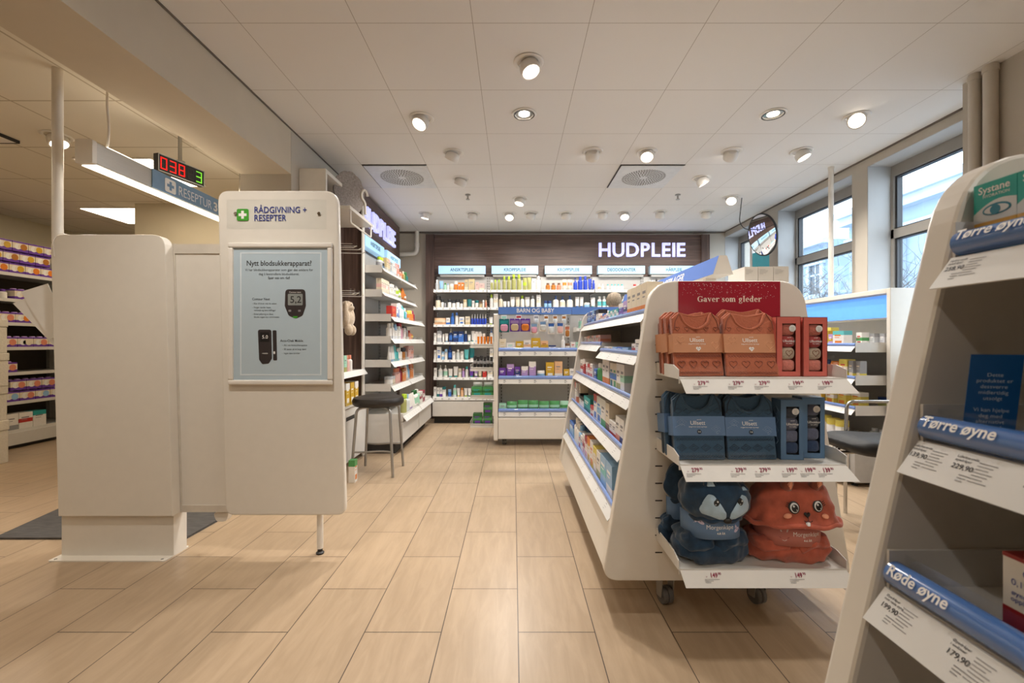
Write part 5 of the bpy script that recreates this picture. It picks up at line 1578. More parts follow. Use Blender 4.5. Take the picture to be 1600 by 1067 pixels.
aisle(.885, [(N_, .06), (K, .12, .11, 'white', 'red'), (K, .09, .12, 'red', 'white'), (N_, .05), (K, .07, .10, 'white', 'white', 'red'), (K, .10, .09, 'red', 'white'), (K, .10, .10, 'white', 'white', 'red'), (N_, .05), (K, .09, .075, 'blue', 'navy'), (B_, .04, .115, 'green', 'white'), (B_, .04, .115, 'green', 'white'), (B_, .04, .115, 'green', 'white'), (B_, .04, .115, 'green', 'white'), (N_, .02), (K, .09, .155, 'white', 'orange'), (K, .09, .155, 'white', 'orange'), (N_, .02), (K, .075, .135, 'cream', 'blue', 'dark-teal'), (K, .075, .135, 'cream', 'blue', 'green'), (K, .08, .14, 'white', 'olive'), (K, .08, .14, 'white', 'mint')], 'third shelf')
aisle(.665, [(N_, .02), (K, .05, .15, 'white', 'red'), (K, .05, .15, 'white', 'salmon'), (N_, .12), (K, .05, .15, 'cream', 'black'), (K, .17, .075, 'white', 'black', None, .15), (K, .25, .10, 'teal', 'dark-teal', None, .13), (K, .12, .07, 'white', 'red', 'red'), (K, .10, .155, 'white', 'red', 'blue', .13), (K, .12, .155, 'white', 'light-blue', 'blue', .13), (K, .12, .155, 'white', 'green', None, .13), (K, .09, .15, 'cream', 'brown', None, .13), (K, .07, .075, 'white', 'red'), (K, .07, .075, 'white', 'red'), (K, .08, .12, 'white', 'salmon'), (K, .08, .12, 'white', 'navy')], 'fourth shelf')
aisle(.416, [(N_, .02), (K, .22, .10, 'light-blue', 'blue', None, .14), (B_, .065, .16, 'white', 'white'), (B_, .065, .15, 'white', 'white'), (B_, .065, .14, 'white', 'white'), (B_, .065, .14, 'white', 'light-blue'), (K, .08, .10, 'light-blue', 'white', 'red'), (K, .08, .10, 'white', 'light-blue'), (K, .09, .13, 'white', 'crimson', 'rose', .15), (K, .09, .135, 'white', 'crimson', 'rose', .15), (K, .10, .15, 'white', 'orange', 'gold', .15), (K, .10, .15, 'white', 'yellow', 'orange', .15), (K, .10, .14, 'cream', 'yellow', 'white', .15), (K, .10, .14, 'white', 'olive', None, .15), (K, .14, .15, 'light-blue', 'turquoise', None, .15), (K, .13, .15, 'light-blue', 'white', None, .15)], 'lowest shelf')
# white boxes standing on top
for i in range(3):
    x0 = at((1163.5, 1185, 1209)[i], 0, 2.1)[0]
    x1 = at((1184, 1208, 1232.5)[i], 0, 2.1)[0]
    oo = ((x0+x1)/2, 2.1, 1.3855)
    m = MB(oo).box(x0, x1, 2.1, 2.26, 1.3855, 1.494+.001*i, WHITE)
    for k, ww in enumerate((.5, .72, .66, .55, .3)):
        m.box(x0+.006, x0+.006+(x1-x0-.014)*ww, 2.0992, 2.1, 1.4798-.0052*k, 1.4812-.0052*k, M('pale_print', 'B9B5B0', .6))
    tag(m.build('carton'), 'plain white printed box on top of the gift gondola, '+('towards the blue header', 'middle of three', 'towards the window')[i], 'box', 'white boxes on the gift gondola')

# ---- the near gondola with eye drops
NY = .60
XP, SL = .4945, .227


def nxe(z):
    return XP+SL*(z-.802)


ng, nx_ = gondola('display_gondola', 'white slanted gondola with thick blue Tørre øyne and Røde øyne rails', XP, SL, .15, .93, 1.395, -.55, NY+.045,
                  [], .045, zref=.802)
o = tuple(ng.location)
DARKT = M('tray_shade_grey', '97948F', .5, nz=.02)
for x, y in ((.72, .45), (1.14, .45), (.72, -.4), (1.14, -.4)):
    caster(ng, o, x, y, .15, .036, .4)


def near_shelf(zr, txt, tick_items, xs, tsize):
    """shelf with a thick blue tube rail; zr = lower edge of the rail, xs = its front"""
    y0, y1 = -.5, NY-.002
    b = MB(o).box(xs+.012, .91, y0, y1, zr-.012, zr-.004, STEEL_W)
    b.box(xs+.01, .91, y1-.004, y1, zr-.012, zr+.045, STEEL_W)
    s = b.build('shelf', ng)
    R_ = .0165
    pr = [(xs+R_-R_*cos(a)*1.0, zr+R_*.9+R_*sin(a)) for a in [radians(-80+20*i) for i in range(0, 12)]]
    RB = M('blue_rail_tube', '4F78B8', .16, nz=.02, coat=.8)
    rl = MB(o).prism(pr, 'xz', y0, y1-.006, RB, None, True).build('blue_rail', s, sharp=70)
    MB(o).prism([(p[0]-.0015, p[1]) for p in pr], 'xz', y1-.21, y1-.165, RB, None, True).build('rail_sleeve', rl, sharp=70) if txt else None
    if txt:
        nrm = Vector((-.86, 0, .51)); up = Vector((.51, 0, .86))
        c = Vector((xs+R_, y1-.012, zr+R_*.9))+nrm*(R_+.0008)-up*tsize*.30
        MB(o).text(txt, tuple(c), tsize, TXTW, (0, -1, 0), tuple(up), align='LEFT', bold=.02, ext=.0004, sx=.9).build('lettering', rl)
    MB(o).box(xs+.030, xs+.0315, y0, y1-.003, zr, zr+.04, CLEAR).build('clear_lip', s)
    q = [(xs+.004, zr-.004), (xs-.026, zr-.046)]
    st = MB(o).prism([(q[0][0], q[0][1]), (q[1][0], q[1][1]), (q[1][0]+.0015, q[1][1]-.001), (q[0][0]+.002, q[0][1])], 'xz', y0, y1-.004, TICKET)
    so = st.build('price_strip', s)
    up = Vector((q[0][0]-q[1][0], 0, q[0][1]-q[1][1])).normalized()
    nn = Vector((0, -1, 0)).cross(up)
    for yy, price, la in tick_items:
        tx = MB(o)
        p = Vector((q[0][0], yy, q[0][1]))+nn*.0002
        tx.text(la[0], tuple(p-up*.0085), .0046, INK, (0, -1, 0), tuple(up), align='LEFT', bold=.01)
        tx.text(la[1], tuple(p-up*.0133), .0046, INK, (0, -1, 0), tuple(up), align='LEFT', bold=.01)
        tx.text(price, tuple(p-up*.0235), .0092, INK, (0, -1, 0), tuple(up), align='LEFT', bold=.012)
        for k in range(3):
            b0 = p-up*(.031+.004*k)+Vector((0, -.014, 0))+nn*.0003
            e = b0+Vector((0, -.012+.002*k, 0))
            tx.add([tuple(b0), tuple(e), tuple(e+up*.0012), tuple(b0+up*.0012)], [(0, 1, 2, 3)], GREYINK)
        for k in range(7):
            b0 = p-up*(.010+.0042*k)+Vector((0, -.026, 0))+nn*.0003
            e = b0+Vector((0, -.02+.003*(k % 3), 0))
            tx.add([tuple(b0), tuple(e), tuple(e+up*.001), tuple(b0+up*.001)], [(0, 1, 2, 3)], GREYINK)
        tx.build('price_print', so)
    return s


near_shelf(1.2515, 'Tørre øyne', [(.590, '258,90', ('Hydrerende', 'øyedråper'))], .590, .021)
near_shelf(1.004, 'Tørre øyne', [(.594, '139,90', ('Lubrikerende', 'øyedråper')), (.537, '229,90', ('Lubrikerende', 'øyedråper')), (.462, '189,90', ('Øyedråper', 'uten kons.'))], .546, .0215)
near_shelf(.806, 'Røde øyne', [(.585, '199,90', ('Øyedråper', 'mot røde øyne')), (.497, '179,90', ('Øyedråper', 'i endoser'))], .500, .0205)
near_shelf(.50, None, [], .43, .03)
# eye drop boxes
EYT = M('eye_box_teal', '16A49A', .3)
EYW = M('eye_box_white', 'D5D8D6', .3)
EYY = M('eye_box_gold', 'D79A1E', .3)
EYB = M('eye_box_blue', '2F9BC4', .3)
EYI = M('eye_iris', '2D7F93', .4)
for i, (y1, lb) in enumerate(((.595, 'teal and white eye-drop box on the top rail shelf beside the rounded end panel'), (.5435, 'teal and white eye-drop box on the top rail shelf, cut by the picture edge'))):
    x0, z0, h, w = .626, 1.2485, .096, .051
    oo = (x0+.018, y1-w/2, z0)
    m = MB(oo).box(x0, x0+.036, y1-w, y1, z0, z0+h, EYT)
    e = x0-.0005
    m.box(e, x0, y1-w, y1, z0+.037, z0+.044, EYY).box(e, x0, y1-w, y1, z0, z0+.037, EYB)
    m.prism([(y1, z0+.044), (y1-w, z0+.044), (y1-w, z0+.068)]+[(y1-w*(1-k/10), z0+.068+.008*sin(pi*k/10)-.012*k/10) for k in range(1, 11)], 'yz', e, x0, EYW)
    ew = [(y1-w*.56+.017*cos(a), z0+.0575+.0085*sin(a)*(1.0 if sin(a) > 0 else .8)) for a in [2*pi*k/16 for k in range(16)]]
    ob = m.build('carton')
    tag(ob, lb, 'box', 'eye-drop boxes')
    g = MB(oo)
    g.prism(ew, 'yz', e-.0004, e, EYI)
    g.prism([(y1-w*.56+(u-(y1-w*.56))*.86, z0+.057+(v-(z0+.057))*.70) for u, v in ew], 'yz', e-.0008, e-.0004, EYW)
    g.prism([(y1-w*.54+.0062*cos(a), z0+.0575+.0062*sin(a)) for a in [2*pi*k/14 for k in range(14)]], 'yz', e-.0012, e-.0008, EYI)
    g.build('eye_picture', ob)
    g = MB(oo)
    g.text('Systane', (e-.0002, y1-w*.5, z0+.082), .0132, TXTW, (0, -1, 0), bold=.012, sx=.95)
    g.text('HYDRATION', (e-.0002, y1-w*.55, z0+.0755), .0055, TXTW, (0, -1, 0))
    g.build('lettering', ob)
# blue leaflets
LEAF = M('leaflet_blue', '1B5B99', .35)
LEAF2 = M('leaflet_blue_text', 'C9D8EA', .5)
for i, (y1, lb) in enumerate(((.565, 'blue information leaflet behind the middle Tørre øyne rail, with small white text'), (.49, 'brighter blue leaflet behind the middle Tørre øyne rail, cut by the picture edge'))):
    oo = (.60, y1, 1.0)
    dx = .018
    P0 = Vector((.577+.030*i, y1, 1.0)); P1 = Vector((.625+.030*i, y1-.020, 1.0))
    uu = (P1-P0).normalized()
    m = MB(oo)
    ht, ln = .118, .05
    sk = Vector((.010, -.004, 0))
    q = [P0, P0+uu*ln, P0+uu*ln+Vector((0, 0, ht))+sk, P0+Vector((0, 0, ht))+sk]
    nn = uu.cross(Vector((0, 0, 1)))
    m.add([tuple(p) for p in q]+[tuple(p-nn*.001) for p in q], [(0, 1, 2, 3), (7, 6, 5, 4), (0, 4, 5, 1), (1, 5, 6, 2), (2, 6, 7, 3), (3, 7, 4, 0)], LEAF if i == 0 else M('leaflet_bright', '1E7CC0', .35))
    ob = m.build('leaflet')
    tag(ob, lb, 'leaflet')
    if i == 0:
        g = MB(oo)
        for k, s in enumerate(('Dette', 'produktet er', 'dessverre', 'midlertidig', 'utsolgt', '', 'Vi kan hjelpe', 'deg med', 'alternativt', 'produkt!')):
            if s:
                p = P0+uu*ln*.5+Vector((0, 0, ht-.028-.0074*k))+sk*(1-(.028+.0074*k)/ht)
                g.text(s, tuple(p), .0066, LEAF2, tuple(uu), (.06, -.03, 1), ext=.0006)
        g.build('print', ob)
oo = (.58, .48, .8025)
x0, y1, w, h, z0 = .556, .497, .05, .094, .8025
m = MB(oo).box(x0, x0+.04, y1-w, y1, z0, z0+h, M('redwhite_box', 'DCD6CA', .35))
RB_ = M('box_dark_red', '8E1A1C', .35)
m.box(x0-.0005, x0, y1-w, y1, z0, z0+.035, RB_).box(x0-.0005, x0+.04, y1-w, y1+.0003, z0+h-.004, z0+h+.0003, RB_)
ob = m.build('carton')
tag(ob, 'cream eye-drop box with dark red base behind the Røde øyne rail', 'box')
g = MB(oo)
g.text('Oc', (x0-.0008, y1-.028, z0+.074), .013, NAVY, (0, -1, 0), bold=.01)
g.text('0,12 mg', (x0-.0008, y1-.025, z0+.062), .010, NAVY, (0, -1, 0))
g.text('øyedråper', (x0-.0008, y1-.025, z0+.051), .0075, NAVY, (0, -1, 0), bold=.01)
g.text('oppløsning', (x0-.0008, y1-.025, z0+.044), .0075, NAVY, (0, -1, 0), bold=.01)
g.build('lettering', ob)

# ---- blue-lit cabinet by the windows
CXF, CN, CFAR = 2.928, 3.40, 5.1
o = (3.0, 4.25, 0)
t = thing('display_cabinet', 'white cabinet with glowing blue header under the windows, behind the gift gondola', 'cabinet', o)
MB(o).box(CXF, 3.155, CN, CN+.035, .02, 1.553, PANEL).box(CXF, 3.155, CFAR, CFAR+.035, .02, 1.553, PANEL).box(CXF, 3.155, CN+.035, CFAR, 1.515, 1.553, PANEL).build('frame', t, bevel=.003)
MB(o).box(3.13, 3.15, CN+.035, CFAR, .3, 1.33, BACKP).build('back_panel', t)
MB(o).box(CXF+.03, CXF+.035, CN+.035, CFAR, 1.328, 1.505, M('blue_lit_panel', '5E9BF2', .35, emit=.75)).build('light_panel', t)
MB(o).box(CXF+.036, 3.13, CN+.035, CFAR, 1.32, 1.515, WHITE).build('light_box', t)
yn = CN+.05
for z, xf in ((1.10, 2.70), (.84, 2.70), (.60, 2.70)):
    shelf_board(t, o, Matrix.Translation((xf, CFAR-.02, z)) @ Matrix.Rotation(-pi/2, 4, 'Z'), CFAR-.02-yn, 3.13-xf, rail=.014, plate=.052, tick=.055, slope=.6, marks=8)
shelf_board(t, o, Matrix.Translation((2.66, CFAR-.02, .33)) @ Matrix.Rotation(-pi/2, 4, 'Z'), CFAR-.02-yn, 3.13-2.66, rail=.014, plate=.05, tick=.055, slope=.6, marks=8)
MB(o).box(2.66, 3.13, CN+.01, CFAR, .035, .30, M('grey_plinth', 'BEBDBB', .4)).build('base', t)
MB(o).box(2.585, 2.655, CN+.06, CN+.85, .06, .30, WHITE).build('drawer', t, bevel=.004)
MB(o).box(2.585, 2.655, CN+.86, CFAR-.05, .06, .30, WHITE).build('drawer', t, bevel=.004)
for y in (CN+.06, CFAR-.06):
    for x in (2.70, 3.09):
        MB(o).lathe([(.022, 0), (.022, .008), (.01, .012), (.01, .036)], BLACKP, (x, y, 0), 12).build('foot', t)
G4 = 'goods on the blue-lit cabinet'


def cab(z, items, nm, back=.0, y=CN+.06):
    i = 0
    for it in items:
        if it[0] is None:
            y += it[1]; continue
        kind, w, h, c1 = it[:4]
        c2 = it[4] if len(it) > 4 else 'white'
        c3 = it[5] if len(it) > 5 else None
        bk = it[6] if len(it) > 6 else 0.
        d = min(w, .07)
        i += 1
        place(kind, w*.96, d, h, c1, c2, c3, (2.715+d/2+bk, y+w/2, z+.0005), -pi/2, i, 'from camera end, %s, blue-lit cabinet' % nm, G4)
        y += w


cab(1.10, [(K, .05, .10, 'silver', 'grey', None, .22), (K, .05, .10, 'silver', 'grey', None, .18), (K, .06, .11, 'white', 'green', 'red', .12), (K, .13, .125, 'white', 'turquoise', 'orange', .02), (K, .05, .10, 'lilac', 'gold', None, .02), (K, .05, .13, 'gold', 'yellow', 'brown', .02), (K, .12, .16, 'yellow', 'yellow', None, .08), (K, .05, .11, 'black', 'white'), (K, .05, .11, 'green', 'white'), (K, .05, .11, 'white', 'mint'), (K, .12, .06, 'white', 'light-blue'), (N_, .05), (K, .1, .08, 'white', 'blue'), (K, .1, .09, 'light-blue', 'white')], 'upper shelf')
cab(.84, [(K, .05, .14, 'grey', 'yellow', 'cream', .03), (K, .05, .14, 'grey', 'yellow', 'cream', .01), (K, .09, .15, 'yellow', 'cream', 'red'), (V, .14, .13, 'orange', 'white'), (V, .12, .14, 'navy', 'blue'), (V, .15, .13, 'teal', 'light-blue'), (V, .15, .14, 'dark-teal', 'teal'), (N_, .04), (K, .1, .11, 'light-blue', 'white'), (K, .1, .11, 'blue', 'white')], 'middle shelf')
cab(.60, [(K, .09, .09, 'olive', 'navy', None, .24), (K, .10, .12, 'yellow', 'white', 'orange', .10), (K, .10, .12, 'yellow', 'white', 'orange', .06), (K, .10, .13, 'yellow', 'white', 'orange', .03), (K, .07, .14, 'gold', 'yellow', 'brown'), (K, .07, .14, 'gold', 'peach', 'brown'), (K, .08, .14, 'white', 'orange', 'teal'), (K, .16, .16, 'gold', 'gold', 'amber'), (K, .09, .17, 'yellow', 'gold', 'brown'), (K, .09, .17, 'yellow', 'gold', 'brown'), (K, .1, .15, 'gold', 'white')], 'lower shelf')
cab(.33, [(B_, .075, .10, 'clear', 'silver', None, .2), (B_, .075, .10, 'clear', 'silver', None, .2), (J, .10, .15, 'white', 'yellow'), (J, .10, .15, 'white', 'yellow'), (J, .10, .16, 'white', 'yellow'), (K, .18, .17, 'white', 'mint', 'green'), (K, .13, .19, 'cream', 'white', 'teal'), (K, .13, .2, 'white', 'dark-teal'), (K, .12, .18, 'navy', 'white')], 'lowest shelf')

# ---- chair with black pad and chrome tube
PAD = M('black_pad', '0E0D0D', .62, nz=.1, ns=60, bump=.08)
o = (2.27, 2.72, 0)
t = thing('chrome_chair', 'black padded chrome-tube seat between the gift gondola and the eye-drop gondola', 'chair', o)
rg = []
for i in range(13):
    s_ = -1+2*i/12
    x = 2.27+.265*s_
    e = max(.02, (1-abs(s_)**6))**.5
    ring = []
    for k in range(20):
        a = 2*pi*k/20
        cx_, cz_ = cos(a), sin(a)
        ring.append((x, 2.72+.20*(.6+.4*e)*math.copysign(abs(cx_)**.5, cx_), .51-.05*(x-2.0)+.058*e*math.copysign(abs(cz_)**.7, cz_)))
    rg.append(ring)
MB(o).rings(rg, PAD).build('seat', t, sub=1)
TB = .011
MB(o).tube(rpath([(2.20, 2.90, 0), (2.20, 2.90, .46), (2.225, 2.92, .735), (2.62, 2.92, .735), (2.60, 2.90, .46), (2.60, 2.90, 0)], .05), TB, CHROME, 10).build('back_frame', t)
for x in (1.985, 2.50):
    MB(o).tube([(x, 2.70, 0), (x, 2.70, .49)], TB, CHROME, 10).build('leg', t)
MB(o).tube([(1.985, 2.70, .455), (2.50, 2.70, .44), (2.60, 2.90, .44), (2.20, 2.90, .455), (1.985, 2.70, .455)], .009, CHROME, 8).build('seat_frame', t)

# ---- round mirror
o = (2.93, 5.32, 2.42)
t = thing('round_mirror', 'black-rimmed round convex mirror on the window pillar, reflecting the glowing letters', 'mirror', o)
c = Vector(at(1190, 367, 5.12))
nrm = Vector((-1.0, -.10, -.22)).normalized()
q = nrm.to_track_quat('Z', 'Y').to_matrix().to_4x4()
X = Matrix.Translation(c) @ q
MIR = M('mirror_silver', 'F2F4F5', .015, 1., nz=0.)
R_ = .236
Rs = 2.0
pr = [(R_*k/14, math.sqrt(Rs*Rs-(R_*k/14)**2)-Rs+.012) for k in range(14, -1, -1)]
pr[-1] = (.0005, pr[-1][1])
MB(o).lathe(pr, MIR, seg=48, X=X).build('mirror_face', t, sharp=80)
MB(o).tube([tuple(X @ Vector((R_*1.01*cos(a), R_*1.01*sin(a), -.01))) for a in [2*pi*k/48 for k in range(48)]], .011, BLACKP, 8, True).build('rim', t)
MB(o).lathe([(R_, -.02), (R_*.9, -.05), (.05, -.055)], BLACKP, seg=40, X=X).build('back_shell', t)
wl = Vector((3.163, 5.32, c.z+.06))
MB(o).tube([tuple(c-nrm*.05), tuple(c-nrm*.1+Vector((0, .05, .03))), tuple(wl)], .012, STEELG, 10).build('arm', t)
MB(o).box(3.15, 3.163, 5.27, 5.37, c.z, c.z+.12, STEELG).build('wall_plate', t)
e0 = at(1155, 347, 5.0)
MB(o).tube(rpath([tuple(c-nrm*.05+Vector((0, 0, .05))), at(1163, 358, 5.05), e0, (e0[0]+.03, 5.0, 2.777)], .05), .005, BLACKP, 6).build('cable', t)

# ---- the person behind the baby gondola (only the top of the head shows)
SKIN = M('skin', 'D0A890', .5, nz=.03)
COAT = M('dark_coat', '3C3F48', .8, nz=.06)
TROU = M('dark_trousers', '2E2F36', .8, nz=.06)
HAIR = M('grey_blond_hair', 'A3937F', .6, nz=.35, ns=30, stretch=(6, 6, .8))
pxm, pym = 1.29, 5.62


def skinned(name, pts, edges, mat, parent=None, root=0, sub=2, org=(0, 0, 0)):
    me = bpy.data.meshes.new(name)
    me.from_pydata([Vector(p[:3])-Vector(org) for p in pts], edges, [])
    ob = bpy.data.objects.new(name, me)
    C.objects.link(ob)
    sk = ob.modifiers.new('skin', 'SKIN')
    sk.use_smooth_shade = True
    for i, p in enumerate(pts):
        v = me.skin_vertices[0].data[i]
        v.radius = (p[3], p[4] if len(p) > 4 else p[3])
        v.use_root = i == root
    ob.modifiers.new('sub', 'SUBSURF').levels = sub
    ob.modifiers['sub'].render_levels = sub
    me.materials.append(mat)
    if parent:
        ob.parent = parent
    else:
        ob.location = org
    return ob


O3 = (pxm, pym, 0)
V3 = lambda x, y, z, *r: (pxm+x, pym+y, z, *r)
pts = [V3(0, 0, .93, .14, .11), V3(0, 0, 1.12, .135, .10), V3(0, .01, 1.33, .165, .11), V3(0, .015, 1.45, .09, .08), V3(0, .01, 1.53, .052, .055), V3(0, -.01, 1.61, .075, .09), V3(0, -.005, 1.69, .07, .085),
       V3(-.18, .01, 1.40, .055), V3(-.24, .0, 1.13, .042), V3(-.22, .10, .92, .032), V3(.18, .01, 1.40, .055), V3(.24, .0, 1.13, .042), V3(.22, .10, .92, .032),
       V3(-.09, 0, .86, .09), V3(-.10, .01, .48, .062), V3(-.10, -.01, .08, .045), V3(-.10, .12, .04, .035), V3(.09, 0, .86, .09), V3(.10, .01, .48, .062), V3(.10, -.01, .08, .045), V3(.10, .12, .04, .035)]
ed = [(0, 1), (1, 2), (2, 3), (3, 4), (4, 5), (5, 6), (2, 7), (7, 8), (8, 9), (2, 10), (10, 11), (11, 12), (0, 13), (13, 14), (14, 15), (15, 16), (0, 17), (17, 18), (18, 19), (19, 20)]
pb = skinned('person', pts, ed, SKIN, org=O3)
tag(pb, 'person with short grey-blond hair standing behind the baby gondola, head top showing', 'person')
cl = [V3(0, 0, .80, .19, .14), V3(0, 0, .95, .17, .13), V3(0, 0, 1.12, .155, .12), V3(0, .01, 1.33, .185, .13), V3(0, .015, 1.46, .09, .085), V3(-.19, .01, 1.41, .068), V3(-.25, .0, 1.13, .055), V3(-.225, .09, .95, .045), V3(.19, .01, 1.41, .068), V3(.25, .0, 1.13, .055), V3(.225, .09, .95, .045)]
skinned('coat', [(p[0]-pxm, p[1]-pym, *p[2:]) for p in cl], [(0, 1), (1, 2), (2, 3), (3, 4), (3, 5), (5, 6), (6, 7), (3, 8), (8, 9), (9, 10)], COAT, pb)
tl = [V3(0, 0, .90, .15, .12), V3(-.09, 0, .84, .10), V3(-.10, .01, .48, .075), V3(-.10, -.01, .07, .062), V3(.09, 0, .84, .10), V3(.10, .01, .48, .075), V3(.10, -.01, .07, .062)]
skinned('trousers', [(p[0]-pxm, p[1]-pym, *p[2:]) for p in tl], [(0, 1), (1, 2), (2, 3), (0, 4), (4, 5), (5, 6)], TROU, pb)
hm = MB(O3).blob((pxm, pym-.012, 1.668), (.086, .102, .095), HAIR, .95, 28, 18, .008, 30)
for k in range(26):
    a = 2*pi*k/26
    hm.tube([(pxm+.02*cos(a), pym-.012+.02*sin(a), 1.76), (pxm+.062*cos(a), pym-.012+.07*sin(a), 1.74), (pxm+.086*cos(a), pym-.012+.102*sin(a), 1.68), (pxm+.086*cos(a+.1), pym-.012+.102*sin(a+.1), 1.60+.02*sin(3*a))], [.006, .011, .012, .004], HAIR, 6)
hm.build('hair', pb)
for s in (-1, 1):
    hb = MB(O3)
    bx, by, bz = pxm+s*.222, pym+.112, .90
    hb.blob((bx, by+.01, bz-.02), (.016, .036, .045), SKIN, .8, 12, 10)
    for k in range(4):
        y = by-.02+.02*k
        hb.tube([(bx, y, bz-.05), (bx-s*.006, y+.004, bz-.085), (bx-s*.02, y+.006, bz-.115+.008*abs(k-1.5))], [.009, .0085, .007], SKIN, 8)
    hb.tube([(bx-s*.008, by+.03, bz-.01), (bx-s*.022, by+.052, bz-.035), (bx-s*.028, by+.056, bz-.06)], [.010, .009, .007], SKIN, 8)
    hb.build('hand', pb)
SHOE = M('dark_shoe', '232222', .5)
for s in (-1, 1):
    MB(O3).blob((pxm+s*.10, pym+.05, .042), (.046, .135, .042), SHOE, .7, 16, 10).build('shoe', pb)
fc = MB(O3)
for s in (-1, 1):
    fc.blob((pxm+s*.03, pym+.078, 1.645), (.012, .006, .006), TXTW, 1, 10, 8).blob((pxm+s*.03, pym+.083, 1.645), (.005, .003, .005), BLACKP, 1, 8, 6)
    fc.blob((pxm+s*.076, pym-.008, 1.63), (.010, .018, .03), SKIN, 1, 10, 8)
fc.blob((pxm, pym+.088, 1.615), (.012, .016, .022), SKIN, 1, 10, 8).blob((pxm, pym+.078, 1.578), (.024, .006, .006), M('lips', 'B07068', .5), 1, 10, 6)
fc.build('face', pb)

# ================= the gifts =================
RUST = M('rust_wool', 'AC5D3E', .85, nz=.07, ns=120, bump=.15, sheen=.3)
RUSTD = M('rust_wool_dark', '84432D', .85, nz=.07, ns=120, sheen=.3)
RUSTB = M('rust_paper_band', 'C68A65', .45, nz=.03)
RUSTL = M('rust_band_line', 'E0A67F', .5)
BLUEW = M('blue_wool', '385670', .85, nz=.07, ns=120, bump=.15, sheen=.3)
BLUED = M('blue_wool_dark', '223548', .85, nz=.07, ns=120, sheen=.3)
BLUEB = M('blue_paper_band', '5D7CA3', .45, nz=.03)
BLUEL = M('blue_band_line', '9FB4CC', .5)


def heart(cx_, cz_, r, y, n=26):
    return [(cx_+r*.0625*16*sin(a)**3, y, cz_+r*.0625*(13*cos(a)-5*cos(2*a)-2*cos(3*a)-cos(4*a))) for a in [2*pi*k/n for k in range(n)]]


def diamond(cx_, cz_, w, h, y):
    return [(cx_-w, y, cz_), (cx_, y, cz_+h), (cx_+w, y, cz_), (cx_, y, cz_-h)]


